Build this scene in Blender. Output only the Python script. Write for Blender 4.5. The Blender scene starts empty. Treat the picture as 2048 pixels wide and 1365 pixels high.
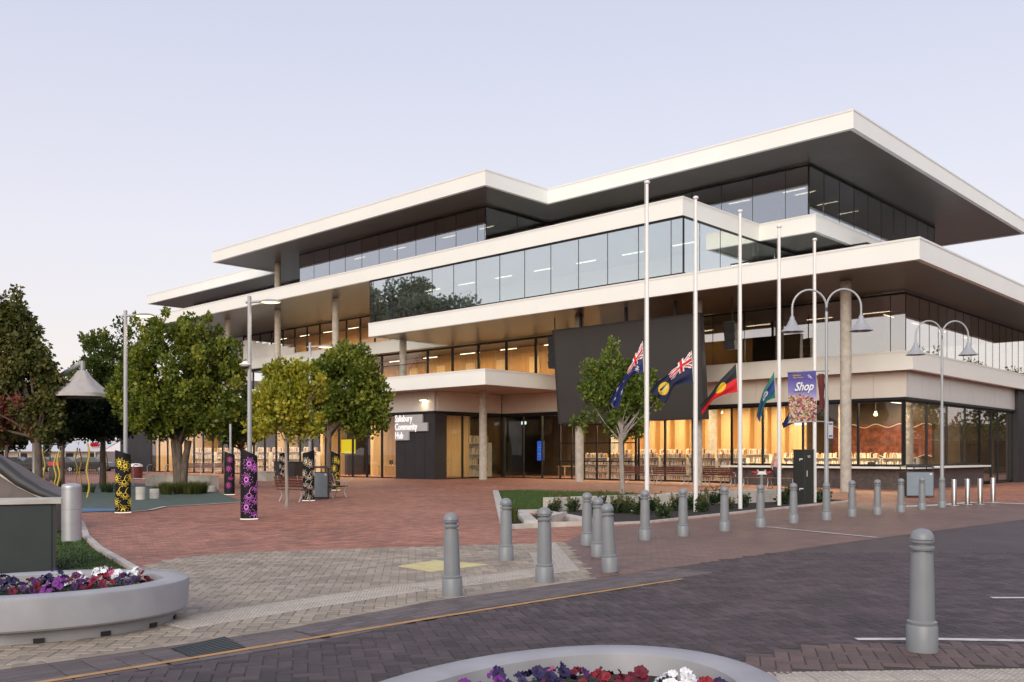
import bpy, bmesh, math, random
import numpy as np
from mathutils import Vector, Matrix
random.seed(7); RNG = np.random.default_rng(7)
scene = bpy.context.scene
COL = scene.collection
# ------------------------------------------------------------------ camera
F, UC, VH, H = 1850.0, 1024.0, 910.0, 1.65        # lens in photo pixels, centre column, horizon row, eye height
cd = bpy.data.cameras.new('camera'); cam = bpy.data.objects.new('camera', cd); COL.objects.link(cam)
cam.location = (0, 0, H); cam.rotation_euler = (math.radians(90), 0, 0)
cd.sensor_width = 36.0; cd.lens = 36.0 * F / 2048.0; cd.shift_y = (VH - 682.5) / 2048.0
cd.clip_start = 0.1; cd.clip_end = 6000
scene.camera = cam
# ------------------------------------------------------------------ sky and sun (dusk, sun just down behind the viewer)
SUN_AZ, SUN_EL = math.radians(196), math.radians(24)
w = bpy.data.worlds.new('World'); scene.world = w; w.use_nodes = True
wn, wl = w.node_tree.nodes, w.node_tree.links
wn.clear()
wo = wn.new('ShaderNodeOutputWorld'); wadd = wn.new('ShaderNodeAddShader')
sky = wn.new('ShaderNodeTexSky'); sky.sky_type = 'NISHITA'; sky.sun_disc = False
sky.sun_elevation = math.radians(4); sky.sun_rotation = SUN_AZ; sky.air_density = 1.0; sky.dust_density = 1.5
b1 = wn.new('ShaderNodeBackground'); b1.inputs[1].default_value = 0.06
wl.new(sky.outputs[0], b1.inputs[0])
tc = wn.new('ShaderNodeTexCoord'); sp = wn.new('ShaderNodeSeparateXYZ'); wl.new(tc.outputs['Generated'], sp.inputs[0])
rp = wn.new('ShaderNodeValToRGB'); wl.new(sp.outputs['Z'], rp.inputs[0])
cr = rp.color_ramp
cr.elements[0].position = 0.0; cr.elements[0].color = (0.86, 0.76, 0.79, 1)
cr.elements[1].position = 1.0; cr.elements[1].color = (0.46, 0.50, 0.70, 1)
for p_, c_ in ((0.10, (0.85, 0.785, 0.83, 1)), (0.22, (0.79, 0.76, 0.86, 1)), (0.42, (0.645, 0.65, 0.80, 1))):
    e = cr.elements.new(p_); e.color = c_
b2 = wn.new('ShaderNodeBackground'); b2.inputs[1].default_value = 0.93
wl.new(rp.outputs[0], b2.inputs[0])
wl.new(b1.outputs[0], wadd.inputs[0]); wl.new(b2.outputs[0], wadd.inputs[1]); wl.new(wadd.outputs[0], wo.inputs[0])
sd = bpy.data.lights.new('sun', 'SUN'); so = bpy.data.objects.new('sun', sd); COL.objects.link(so)
sd.energy = 2.7; sd.angle = math.radians(50); sd.color = (1.0, 0.945, 0.80)
sdir = Vector((math.sin(SUN_AZ) * math.cos(SUN_EL), math.cos(SUN_AZ) * math.cos(SUN_EL), math.sin(SUN_EL)))
so.rotation_euler = (-sdir).to_track_quat('-Z', 'Y').to_euler(); so.location = (0, -20, 40)
scene.view_settings.view_transform = 'Standard'; scene.view_settings.look = 'None'
scene.view_settings.exposure = 0.0; scene.view_settings.gamma = 1.0
scene.cycles.use_denoising = True
scene.cycles.max_bounces = 8; scene.cycles.transparent_max_bounces = 24
scene.cycles.glossy_bounces = 3; scene.cycles.diffuse_bounces = 3; scene.cycles.transmission_bounces = 4
scene.cycles.sample_clamp_indirect = 4.0; scene.cycles.caustics_reflective = False; scene.cycles.caustics_refractive = False

# ------------------------------------------------------------------ coordinates
D1 = (-0.7262, 0.6875); D2 = (0.6874, 0.7263)      # along the front of the building (to the left), and into its depth
def B(s, t, z=0.0): return (s * D1[0] + t * D2[0], s * D1[1] + t * D2[1], z)
def st(x, y): return (x * D1[0] + y * D1[1], x * D2[0] + y * D2[1])
def sm(x):
    x = min(1.0, max(0.0, x)); return x * x * (3 - 2 * x)
def G(x, y):                                        # the plaza rises gently towards the building
    s, t = st(x, y); return 0.15 * sm((t - 27) / 11) * sm((s - 14) / 14)
def gp(u, v, z=None):                               # where a sight line meets the ground
    zz = 0.0 if z is None else z
    for _ in range(4):
        y = (H - zz) * F / (v - VH); x = (u - UC) / F * y
        if z is None: zz = G(x, y)
    return (x, y, zz)
def at(u, v, y): return ((u - UC) / F * y, y, H - (v - VH) / F * y)

# ------------------------------------------------------------------ materials
M = {}
def mat(name, col, rough=0.6, metal=0.0, var=0.12, scale=3.0, bump=0.0, bscale=60.0, spec=0.5, emit=None, estr=0.0, stretch=None, col2=None, island=0.0, trans=0.0, detail=5.0):
    m = bpy.data.materials.new(name); m.use_nodes = True; M[name] = m
    n, l = m.node_tree.nodes, m.node_tree.links
    bs = n['Principled BSDF']
    bs.inputs['Roughness'].default_value = rough; bs.inputs['Metallic'].default_value = metal
    bs.inputs['Specular IOR Level'].default_value = spec
    t = n.new('ShaderNodeTexCoord'); mp = n.new('ShaderNodeMapping'); l.new(t.outputs['Object'], mp.inputs[0])
    if stretch: mp.inputs['Scale'].default_value = stretch
    nz = n.new('ShaderNodeTexNoise'); nz.inputs['Scale'].default_value = scale; nz.inputs['Detail'].default_value = detail
    l.new(mp.outputs[0], nz.inputs['Vector'])
    r = n.new('ShaderNodeValToRGB'); l.new(nz.outputs['Fac'], r.inputs[0])
    c2 = col2 or tuple(min(1, c * (1 + var)) for c in col); c1 = col if col2 else tuple(c * (1 - var) for c in col)
    r.color_ramp.elements[0].position = 0.32; r.color_ramp.elements[1].position = 0.68
    r.color_ramp.elements[0].color = (*c1, 1); r.color_ramp.elements[1].color = (*c2, 1)
    out = r.outputs[0]
    if island:
        ge = n.new('ShaderNodeNewGeometry'); oi = n.new('ShaderNodeObjectInfo')
        a = n.new('ShaderNodeMath'); a.operation = 'ADD'; l.new(ge.outputs['Random Per Island'], a.inputs[0]); l.new(oi.outputs['Random'], a.inputs[1])
        fr = n.new('ShaderNodeMath'); fr.operation = 'FRACT'; l.new(a.outputs[0], fr.inputs[0])
        mr = n.new('ShaderNodeMapRange'); l.new(fr.outputs[0], mr.inputs[0])
        mr.inputs['To Min'].default_value = 1 - island; mr.inputs['To Max'].default_value = 1 + island
        vm = n.new('ShaderNodeVectorMath'); vm.operation = 'SCALE'; l.new(out, vm.inputs[0]); l.new(mr.outputs[0], vm.inputs['Scale'])
        out = vm.outputs[0]
    l.new(out, bs.inputs['Base Color'])
    if bump:
        n2 = n.new('ShaderNodeTexNoise'); n2.inputs['Scale'].default_value = bscale; n2.inputs['Detail'].default_value = 4
        l.new(mp.outputs[0], n2.inputs['Vector'])
        bp = n.new('ShaderNodeBump'); bp.inputs['Strength'].default_value = bump; bp.inputs['Distance'].default_value = 0.02
        l.new(n2.outputs['Fac'], bp.inputs['Height']); l.new(bp.outputs[0], bs.inputs['Normal'])
    if emit: bs.inputs['Emission Color'].default_value = (*emit, 1); bs.inputs['Emission Strength'].default_value = estr
    return m
def glassmat(name, f0, tint=(1, 1, 1), through=(1, 1, 1), power=4.0, wave=0.0):
    m = bpy.data.materials.new(name); m.use_nodes = True; M[name] = m
    n, l = m.node_tree.nodes, m.node_tree.links; n.clear()
    o = n.new('ShaderNodeOutputMaterial'); mx = n.new('ShaderNodeMixShader')
    tr = n.new('ShaderNodeBsdfTransparent'); tr.inputs[0].default_value = (*through, 1)
    gl = n.new('ShaderNodeBsdfGlossy'); gl.inputs['Color'].default_value = (*tint, 1); gl.inputs['Roughness'].default_value = 0.012
    lw = n.new('ShaderNodeLayerWeight'); lw.inputs['Blend'].default_value = 0.5
    pw = n.new('ShaderNodeMath'); pw.operation = 'POWER'; pw.inputs[1].default_value = power; l.new(lw.outputs['Facing'], pw.inputs[0])
    ma = n.new('ShaderNodeMath'); ma.operation = 'MULTIPLY_ADD'; l.new(pw.outputs[0], ma.inputs[0]); ma.inputs[1].default_value = 1 - f0; ma.inputs[2].default_value = f0
    l.new(ma.outputs[0], mx.inputs[0]); l.new(tr.outputs[0], mx.inputs[1]); l.new(gl.outputs[0], mx.inputs[2]); l.new(mx.outputs[0], o.inputs[0])
    if wave:
        t = n.new('ShaderNodeTexCoord'); nz = n.new('ShaderNodeTexNoise'); nz.inputs['Scale'].default_value = 0.7; nz.inputs['Detail'].default_value = 1
        l.new(t.outputs['Object'], nz.inputs['Vector']); bp = n.new('ShaderNodeBump'); bp.inputs['Strength'].default_value = wave; bp.inputs['Distance'].default_value = 0.05
        l.new(nz.outputs['Fac'], bp.inputs['Height']); l.new(bp.outputs[0], gl.inputs['Normal'])
    return m
def emitmat(name, col, strength):
    m = bpy.data.materials.new(name); m.use_nodes = True; M[name] = m
    n, l = m.node_tree.nodes, m.node_tree.links; n.clear()
    o = n.new('ShaderNodeOutputMaterial'); e = n.new('ShaderNodeEmission'); e.inputs[0].default_value = (*col, 1); e.inputs[1].default_value = strength
    l.new(e.outputs[0], o.inputs[0]); return m
def pavemat(name, ca, cb, mortar, ang, bw=0.23, bh=0.115, rough=0.55, big=0.35, squash=1.0, bump=0.3, spec=0.5, mort=0.006):
    m = bpy.data.materials.new(name); m.use_nodes = True; M[name] = m
    n, l = m.node_tree.nodes, m.node_tree.links; bs = n['Principled BSDF']
    t = n.new('ShaderNodeTexCoord'); mp = n.new('ShaderNodeMapping'); l.new(t.outputs['Object'], mp.inputs[0]); mp.inputs['Rotation'].default_value = (0, 0, ang)
    br = n.new('ShaderNodeTexBrick'); l.new(mp.outputs[0], br.inputs['Vector'])
    br.inputs['Scale'].default_value = 1.0; br.inputs['Brick Width'].default_value = bw; br.inputs['Row Height'].default_value = bh
    br.inputs['Mortar Size'].default_value = mort; br.inputs['Mortar Smooth'].default_value = 0.2; br.inputs['Bias'].default_value = 0.0
    br.inputs['Color1'].default_value = (*ca, 1); br.inputs['Color2'].default_value = (*cb, 1); br.inputs['Mortar'].default_value = (*mortar, 1)
    nz = n.new('ShaderNodeTexNoise'); nz.inputs['Scale'].default_value = 0.35; nz.inputs['Detail'].default_value = 7; nz.inputs['Roughness'].default_value = 0.65
    l.new(t.outputs['Object'], nz.inputs['Vector'])
    mr = n.new('ShaderNodeMapRange'); l.new(nz.outputs['Fac'], mr.inputs[0]); mr.inputs['From Min'].default_value = 0.3; mr.inputs['From Max'].default_value = 0.7
    mr.inputs['To Min'].default_value = 1 - big; mr.inputs['To Max'].default_value = 1 + big
    # streaks of single darker and paler courses
    n3 = n.new('ShaderNodeTexNoise'); n3.inputs['Scale'].default_value = 3.2; n3.inputs['Detail'].default_value = 3; l.new(mp.outputs[0], n3.inputs['Vector'])
    m3 = n.new('ShaderNodeMapRange'); l.new(n3.outputs['Fac'], m3.inputs[0]); m3.inputs['From Min'].default_value = 0.3; m3.inputs['From Max'].default_value = 0.7; m3.inputs['To Min'].default_value = 0.78; m3.inputs['To Max'].default_value = 1.22
    mm = n.new('ShaderNodeMath'); mm.operation = 'MULTIPLY'; l.new(mr.outputs[0], mm.inputs[0]); l.new(m3.outputs[0], mm.inputs[1])
    vm = n.new('ShaderNodeVectorMath'); vm.operation = 'SCALE'; l.new(br.outputs['Color'], vm.inputs[0]); l.new(mm.outputs[0], vm.inputs['Scale'])
    l.new(vm.outputs[0], bs.inputs['Base Color']); bs.inputs['Specular IOR Level'].default_value = spec
    rr = n.new('ShaderNodeMapRange'); l.new(n3.outputs['Fac'], rr.inputs[0]); rr.inputs['To Min'].default_value = rough - 0.12; rr.inputs['To Max'].default_value = rough + 0.12; l.new(rr.outputs[0], bs.inputs['Roughness'])
    bp = n.new('ShaderNodeBump'); bp.inputs['Strength'].default_value = bump; bp.inputs['Distance'].default_value = 0.012; bp.invert = True
    l.new(br.outputs['Fac'], bp.inputs['Height']); l.new(bp.outputs[0], bs.inputs['Normal'])
    return m
ANG = math.atan2(D1[1], D1[0])
mat('white_panel', (0.80, 0.805, 0.78), 0.42, var=0.02, scale=0.5)
mat('white_trim', (0.74, 0.73, 0.71), 0.35, var=0.03)
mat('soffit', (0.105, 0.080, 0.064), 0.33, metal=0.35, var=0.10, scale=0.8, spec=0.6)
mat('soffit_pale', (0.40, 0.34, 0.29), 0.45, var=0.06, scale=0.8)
mat('dark_frame', (0.014, 0.014, 0.016), 0.5, var=0.1, spec=0.3)
mat('charcoal_panel', (0.030, 0.028, 0.031), 0.5, var=0.12, scale=1.2, spec=0.35)
mat('screen_black', (0.036, 0.033, 0.031), 0.55, var=0.06, scale=0.6)
mat('beige_cladding', (0.70, 0.66, 0.61), 0.32, metal=0.1, var=0.03, scale=0.6, bump=0.12, bscale=1.2)
mat('metal_cladding', (0.72, 0.70, 0.70), 0.26, metal=0.45, var=0.03, scale=0.6, bump=0.35, bscale=1.4)
mat('grey_cladding', (0.42, 0.42, 0.44), 0.5, var=0.05)
mat('column_concrete', (0.43, 0.39, 0.34), 0.75, var=0.16, scale=4, bump=0.2, bscale=40)
mat('concrete', (0.50, 0.46, 0.41), 0.8, var=0.16, scale=3, bump=0.25, bscale=50)
mat('planter_concrete', (0.36, 0.35, 0.365), 0.62, var=0.14, scale=2.2, bump=0.12, bscale=90, detail=9)
mat('dark_brick', (0.085, 0.066, 0.062), 0.7, var=0.3, scale=6, island=0.35)
mat('timber_warm', (0.42, 0.23, 0.085), 0.5, var=0.14, scale=2, stretch=(3, 3, 0.25))
mat('timber_pale', (0.60, 0.42, 0.22), 0.5, var=0.12, scale=2, stretch=(3, 3, 0.2))
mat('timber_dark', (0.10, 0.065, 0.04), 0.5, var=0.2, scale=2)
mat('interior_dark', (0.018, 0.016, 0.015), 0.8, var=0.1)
mat('interior_floor', (0.22, 0.17, 0.12), 0.35, var=0.2)
mat('interior_white', (0.68, 0.63, 0.55), 0.6, var=0.04)
mat('shelf_white', (0.75, 0.70, 0.60), 0.5, var=0.03)
glassmat('glass_clear', 0.035, power=4.0, wave=0.02)
glassmat('glass_entry', 0.04, through=(0.85, 0.87, 0.85), power=4.5, wave=0.02)
glassmat('glass_mirror', 0.52, tint=(0.95, 1.0, 0.99), through=(0.82, 0.90, 0.89), power=2.0, wave=0.015)
glassmat('glass_upper', 0.38, tint=(0.90, 0.96, 1.0), through=(0.62, 0.62, 0.62), power=2.0, wave=0.015)
glassmat('glass_mid', 0.42, tint=(1, 1, 0.98), through=(0.8, 0.78, 0.75), power=2.0, wave=0.02)
pavemat('plaza_brick', (0.48, 0.205, 0.130), (0.25, 0.105, 0.075), (0.20, 0.11, 0.085), ANG + 0.35, rough=0.6, big=0.20, spec=0.28)
pavemat('forecourt_brick', (0.225, 0.125, 0.098), (0.155, 0.088, 0.072), (0.09, 0.06, 0.052), ANG + 0.9, rough=0.5, big=0.2)
pavemat('road_brick', (0.092, 0.067, 0.066), (0.066, 0.049, 0.050), (0.035, 0.028, 0.03), ANG + 0.9, rough=0.55, big=0.22, spec=0.32)
pavemat('path_brick', (0.35, 0.29, 0.23), (0.29, 0.24, 0.19), (0.12, 0.095, 0.08), ANG + 0.9, rough=0.6, big=0.15)
mat('road_paver', (0.070, 0.050, 0.053), 0.55, var=0.25, scale=1.3, island=0.34, spec=0.32, bump=0.35, bscale=120)
mat('edge_paver', (0.120, 0.094, 0.091), 0.55, var=0.2, scale=1.5, island=0.22, bump=0.3, bscale=120)
mat('redbrown_paver', (0.115, 0.068, 0.060), 0.5, var=0.25, scale=1.5, island=0.25, bump=0.3, bscale=120)
mat('path_paver', (0.335, 0.275, 0.215), 0.66, var=0.15, scale=1.2, island=0.20, spec=0.35, bump=0.3, bscale=120)
mat('joint_sand', (0.05, 0.042, 0.038), 0.9, var=0.2)
mat('tactile_paver', (0.43, 0.375, 0.32), 0.65, var=0.12, scale=3, island=0.1)
mat('yellow_plate', (0.62, 0.53, 0.24), 0.6, var=0.10, scale=4)
mat('orange_paint', (0.48, 0.25, 0.085), 0.6, var=0.2, scale=9)
mat('white_paint', (0.62, 0.58, 0.54), 0.6, var=0.2, scale=8)
mat('far_ground', (0.16, 0.12, 0.10), 0.8, var=0.2, scale=0.2)
mat('rubber_green', (0.075, 0.105, 0.085), 0.7, var=0.15, scale=2)
mat('rubber_blue', (0.09, 0.17, 0.30), 0.7, var=0.15, scale=2)
mat('mulch', (0.028, 0.018, 0.014), 0.95, var=0.5, scale=25, bump=1.0, bscale=35)
mat('lawn_soil', (0.030, 0.052, 0.011), 0.9, var=0.3, scale=8)
mat('grass_blade', (0.045, 0.085, 0.013), 0.6, var=0.3, scale=2, island=0.25)
mat('bollard_grey', (0.225, 0.234, 0.250), 0.38, var=0.05, scale=5, spec=0.5, bump=0.04, bscale=30)
mat('pole_grey', (0.36, 0.37, 0.39), 0.4, var=0.06, metal=0.2)
mat('flagpole_white', (0.80, 0.79, 0.79), 0.35, var=0.02)
mat('stainless', (0.42, 0.40, 0.39), 0.30, metal=1.0, var=0.05)
mat('galvanised', (0.48, 0.48, 0.50), 0.42, metal=0.55, var=0.08, scale=4)
mat('cabinet_green', (0.036, 0.044, 0.043), 0.45, var=0.08)
mat('bin_grey', (0.19, 0.225, 0.25), 0.45, var=0.06)
mat('bin_blue', (0.20, 0.25, 0.30), 0.42, var=0.05)
mat('black_metal', (0.018, 0.018, 0.020), 0.45, var=0.1)
mat('kiosk_black', (0.012, 0.012, 0.012), 0.6, var=0.1, spec=0.3)
mat('totem_dark', (0.013, 0.012, 0.015), 0.6, var=0.15, scale=2, spec=0.2)
mat('bench_wood', (0.115, 0.042, 0.030), 0.5, var=0.25, scale=3, stretch=(1, 6, 6))
mat('sail_fabric', (0.42, 0.39, 0.38), 0.8, var=0.06)
mat('rope', (0.55, 0.52, 0.48), 0.8)
mat('slide_dark', (0.035, 0.033, 0.035), 0.5, var=0.1)
mat('mound_grey', (0.15, 0.12, 0.115), 0.8, var=0.15)
mat('yellow_pole', (0.52, 0.36, 0.05), 0.5, var=0.1)
mat('bark', (0.115, 0.088, 0.07), 0.9, var=0.35, scale=6, stretch=(3, 3, 0.6), bump=0.8, bscale=25)
mat('bark_pale', (0.30, 0.26, 0.23), 0.85, var=0.2, scale=6, stretch=(3, 3, 0.6), bump=0.4, bscale=25)
mat('red_plastic', (0.42, 0.03, 0.03), 0.4)
mat('white_wall', (0.72, 0.69, 0.63), 0.7, var=0.05)
mat('roof_sheet', (0.70, 0.70, 0.70), 0.5, var=0.05)
mat('car_dark', (0.03, 0.035, 0.045), 0.25, spec=0.6)
mat('car_grey', (0.07, 0.075, 0.085), 0.25, spec=0.6)
mat('tyre', (0.02, 0.02, 0.02), 0.8)
mat('artwork_red', (0.20, 0.055, 0.028), 0.7, var=0.5, scale=3.5)
mat('skin', (0.42, 0.25, 0.18), 0.6)
mat('shirt_pink', (0.55, 0.32, 0.32), 0.8)
mat('trousers_navy', (0.03, 0.035, 0.06), 0.8)
mat('hair_brown', (0.05, 0.03, 0.02), 0.7)
for nm_, c_ in (('flag_blue', (0.010, 0.018, 0.105)), ('flag_white', (0.75, 0.74, 0.74)), ('flag_red', (0.60, 0.008, 0.015)), ('flag_black', (0.016, 0.016, 0.018)),
                ('flag_yellow', (0.75, 0.50, 0.03)), ('flag_green', (0.015, 0.15, 0.13)), ('flag_navy', (0.008, 0.012, 0.05)), ('flag_mid_blue', (0.02, 0.05, 0.20)), ('flag_maroon', (0.12, 0.02, 0.02))):
    mat(nm_, c_, 0.75, var=0.05)
emitmat('lamp_glow', (1.0, 0.74, 0.38), 3.2)
emitmat('tube_glow', (1.0, 0.86, 0.58), 5.0)
emitmat('down_glow', (1.0, 0.82, 0.5), 14.0)
emitmat('exit_glow', (0.85, 1.0, 0.95), 1.6)
emitmat('blue_screen', (0.03, 0.13, 0.65), 1.1)
emitmat('yellow_screen', (0.85, 0.62, 0.03), 1.0)
emitmat('sign_white', (0.92, 0.92, 0.95), 0.95)
mat('sign_panel', (0.44, 0.44, 0.47), 0.5, var=0.03)
mat('sign_letter', (0.85, 0.85, 0.86), 0.5, var=0.01, emit=(1, 1, 1), estr=0.45)
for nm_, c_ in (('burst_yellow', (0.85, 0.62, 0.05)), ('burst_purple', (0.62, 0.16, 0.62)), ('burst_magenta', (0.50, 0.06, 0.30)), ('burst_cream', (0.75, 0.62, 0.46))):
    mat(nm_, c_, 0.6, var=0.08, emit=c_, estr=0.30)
emitmat('base_glow', (1.0, 0.93, 0.80), 1.1)
for nm_, c_ in (('petal_white', (0.80, 0.79, 0.80)), ('petal_purple', (0.075, 0.012, 0.10)), ('petal_navy', (0.022, 0.013, 0.07)), ('petal_crimson', (0.13, 0.005, 0.020)), ('petal_pink', (0.42, 0.09, 0.20)), ('petal_violet', (0.17, 0.022, 0.22)), ('petal_red', (0.26, 0.010, 0.018))):
    mat(nm_, c_, 0.65, var=0.2, scale=30)
mat('flower_leaf', (0.035, 0.06, 0.018), 0.6, var=0.3, scale=10, island=0.3)

def leafmat(name, a, b, c=None, transl=0.35):
    m = bpy.data.materials.new(name); m.use_nodes = True; M[name] = m
    n, l = m.node_tree.nodes, m.node_tree.links; n.clear()
    o = n.new('ShaderNodeOutputMaterial'); at_ = n.new('ShaderNodeAttribute'); at_.attribute_name = 'tint'
    r = n.new('ShaderNodeValToRGB'); l.new(at_.outputs['Fac'], r.inputs[0])
    r.color_ramp.elements[0].color = (*a, 1); r.color_ramp.elements[1].color = (*b, 1)
    r.color_ramp.elements[0].position = 0.15; r.color_ramp.elements[1].position = 0.8
    if c: e = r.color_ramp.elements.new(0.95); e.color = (*c, 1)
    pb = n.new('ShaderNodeBsdfPrincipled'); pb.inputs['Roughness'].default_value = 0.5; pb.inputs['Specular IOR Level'].default_value = 0.35
    tl = n.new('ShaderNodeBsdfTranslucent'); mx = n.new('ShaderNodeMixShader'); mx.inputs[0].default_value = transl
    l.new(r.outputs[0], pb.inputs['Base Color']); l.new(r.outputs[0], tl.inputs[0])
    l.new(pb.outputs[0], mx.inputs[1]); l.new(tl.outputs[0], mx.inputs[2]); l.new(mx.outputs[0], o.inputs[0]); return m
leafmat('leaf_green', (0.060, 0.095, 0.010), (0.22, 0.265, 0.035), (0.40, 0.36, 0.06))
leafmat('leaf_deep', (0.040, 0.068, 0.012), (0.12, 0.165, 0.028), (0.20, 0.21, 0.04))
leafmat('leaf_yellow', (0.16, 0.20, 0.018), (0.46, 0.43, 0.045), (0.68, 0.54, 0.07))
leafmat('leaf_russet', (0.070, 0.090, 0.020), (0.19, 0.175, 0.05), (0.24, 0.06, 0.05))
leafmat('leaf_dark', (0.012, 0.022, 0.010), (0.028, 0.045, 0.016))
leafmat('leaf_young', (0.065, 0.105, 0.014), (0.19, 0.25, 0.04), (0.34, 0.34, 0.08))
leafmat('leaf_shrub', (0.018, 0.035, 0.012), (0.05, 0.085, 0.025), (0.10, 0.11, 0.045))
leafmat('leaf_tuft', (0.045, 0.055, 0.012), (0.12, 0.125, 0.03))
leafmat('leaf_eucalypt', (0.10, 0.14, 0.11), (0.19, 0.23, 0.18))

# ------------------------------------------------------------------ mesh building
def wl_(o):
    v = Vector((0, 0, 0))
    while o is not None: v += o.location; o = o.parent
    return v
class MB:
    def __init__(self): self.v = []; self.f = []; self.m = []; self.smooth = []
    def add(self, vs, fs, mi=0, sm_=False):
        k = len(self.v); self.v += [tuple(p) for p in vs]
        for f in fs: self.f.append([i + k for i in f]); self.m.append(mi); self.smooth.append(sm_)
        return self
    def hexa(self, lo, hi, mi=0):                   # two quads (4 points each, ccw seen from above)
        return self.add(list(lo) + list(hi), [(3, 2, 1, 0), (4, 5, 6, 7), (0, 1, 5, 4), (1, 2, 6, 5), (2, 3, 7, 6), (3, 0, 4, 7)], mi)
    def box(self, x0, x1, y0, y1, z0, z1, mi=0):
        return self.hexa([(x0, y0, z0), (x1, y0, z0), (x1, y1, z0), (x0, y1, z0)], [(x0, y0, z1), (x1, y0, z1), (x1, y1, z1), (x0, y1, z1)], mi)
    def bb(self, s0, s1, t0, t1, z0, z1, mi=0):     # a box in building directions
        q = [(s1, t0), (s0, t0), (s0, t1), (s1, t1)]
        return self.hexa([B(a, b, z0) for a, b in q], [B(a, b, z1) for a, b in q], mi)
    def obox(self, c, ang, lx, ly, z0, z1, mi=0):   # a box turned about z
        ca, sa = math.cos(ang), math.sin(ang)
        q = [(c[0] + ca * x - sa * y, c[1] + sa * x + ca * y) for x, y in ((-lx / 2, -ly / 2), (lx / 2, -ly / 2), (lx / 2, ly / 2), (-lx / 2, ly / 2))]
        return self.hexa([(*p, z0) for p in q], [(*p, z1) for p in q], mi)
    def prism(self, poly, z0, z1, mi=0, bottom=True, top=True):
        n = len(poly); vs = [(x, y, z0) for x, y in poly] + [(x, y, z1) for x, y in poly]
        fs = [(i, (i + 1) % n, n + (i + 1) % n, n + i) for i in range(n)]
        if top: fs.append(tuple(range(n, 2 * n)))
        if bottom: fs.append(tuple(range(n - 1, -1, -1)))
        return self.add(vs, fs, mi)
    def lathe(self, prof, c=(0, 0, 0), seg=24, mi=0, sx=1.0, sy=1.0, rot=0.0, closed=False):
        n = len(prof); vs = []; fs = []
        for i in range(seg):
            a = 2 * math.pi * i / seg
            x, y = math.cos(a) * sx, math.sin(a) * sy
            x, y = x * math.cos(rot) - y * math.sin(rot), x * math.sin(rot) + y * math.cos(rot)
            vs += [(c[0] + r * x, c[1] + r * y, c[2] + z) for r, z in prof]
        for i in range(seg):
            j = (i + 1) % seg
            for k in range(n - 1 if not closed else n):
                k2 = (k + 1) % n
                fs.append((i * n + k, j * n + k, j * n + k2, i * n + k2))
        if not closed:
            if prof[0][0] > 1e-4: fs.append(tuple(i * n for i in range(seg - 1, -1, -1)))
            if prof[-1][0] > 1e-4: fs.append(tuple(i * n + n - 1 for i in range(seg)))
        return self.add(vs, fs, mi, True)
    def tube(self, pts, rad, seg=8, mi=0, caps=True):
        pts = [Vector(p) for p in pts]; n = len(pts); rr = rad if isinstance(rad, (list, tuple)) else [rad] * n
        vs = []; up = Vector((0, 0, 1)); prev = None
        for i, p in enumerate(pts):
            d = (pts[min(i + 1, n - 1)] - pts[max(i - 1, 0)]).normalized()
            if prev is None:
                a = d.cross(up); a = a.normalized() if a.length > 1e-3 else Vector((1, 0, 0))
            else:
                a = (prev - d * prev.dot(d)); a = a.normalized() if a.length > 1e-6 else d.orthogonal().normalized()
            prev = a; b = d.cross(a)
            for k in range(seg):
                t = 2 * math.pi * k / seg; vs.append(p + (a * math.cos(t) + b * math.sin(t)) * rr[i])
        fs = [(i * seg + k, i * seg + (k + 1) % seg, (i + 1) * seg + (k + 1) % seg, (i + 1) * seg + k) for i in range(n - 1) for k in range(seg)]
        if caps: fs += [tuple(range(seg - 1, -1, -1)), tuple((n - 1) * seg + k for k in range(seg))]
        return self.add(vs, fs, mi, True)
    def bar(self, p, q, wd, mi=0): return self.tube([p, q], wd, 4, mi)
    def mesh(self, name, mats, off=Vector((0, 0, 0))):
        me = bpy.data.meshes.new(name)
        me.from_pydata([(x - off.x, y - off.y, z - off.z) for x, y, z in self.v], [], self.f)
        for m in (mats if isinstance(mats, (list, tuple)) else [mats]): me.materials.append(M[m])
        me.polygons.foreach_set('material_index', self.m); me.polygons.foreach_set('use_smooth', self.smooth)
        me.update(); return me
    def build(self, name, mats, parent=None, local=False, origin=None):
        if parent is not None: off = Vector((0, 0, 0)) if local else wl_(parent)
        else: off = Vector(origin) if origin is not None else Vector((0, 0, 0))
        o = bpy.data.objects.new(name, self.mesh(name, mats, off)); COL.objects.link(o)
        if parent is not None: o.parent = parent
        elif origin is not None: o.location = origin
        if any(self.smooth): smooth_angle(o)
        return o
def smooth_angle(o, deg=35):
    me = o.data; bm = bmesh.new(); bm.from_mesh(me); lim = math.radians(deg)
    for e in bm.edges:
        if len(e.link_faces) == 2 and e.calc_face_angle(0) > lim: e.smooth = False
    bm.to_mesh(me); bm.free()
def tag(o, label=None, cat=None, group=None, kind=None):
    if label: o['label'] = label
    if cat: o['category'] = cat
    if group: o['group'] = group
    if kind: o['kind'] = kind
    return o
def thing(name, loc, label, cat, group=None, rz=0.0):
    o = bpy.data.objects.new(name, None); COL.objects.link(o); o.empty_display_size = 0.2
    o.location = loc; o.rotation_euler = (0, 0, rz); return tag(o, label, cat, group)
def copy_tree(o, parent=None):
    c = o.copy(); COL.objects.link(c); c.parent = parent
    for ch in o.children: copy_tree(ch, c)
    return c
def place(proto, used, loc, rz=0.0, label=None, group=None, scale=None):
    o = proto if not used else copy_tree(proto)
    used.append(1); o.location = loc; o.rotation_euler = (0, 0, rz)
    if label: o['label'] = label
    if group: o['group'] = group
    if scale: o.scale = scale
    return o
ORD = ['first', 'second', 'third', 'fourth', 'fifth', 'sixth', 'seventh', 'eighth', 'ninth', 'tenth', 'eleventh', 'twelfth', 'thirteenth', 'fourteenth', 'fifteenth', 'sixteenth']
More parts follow.
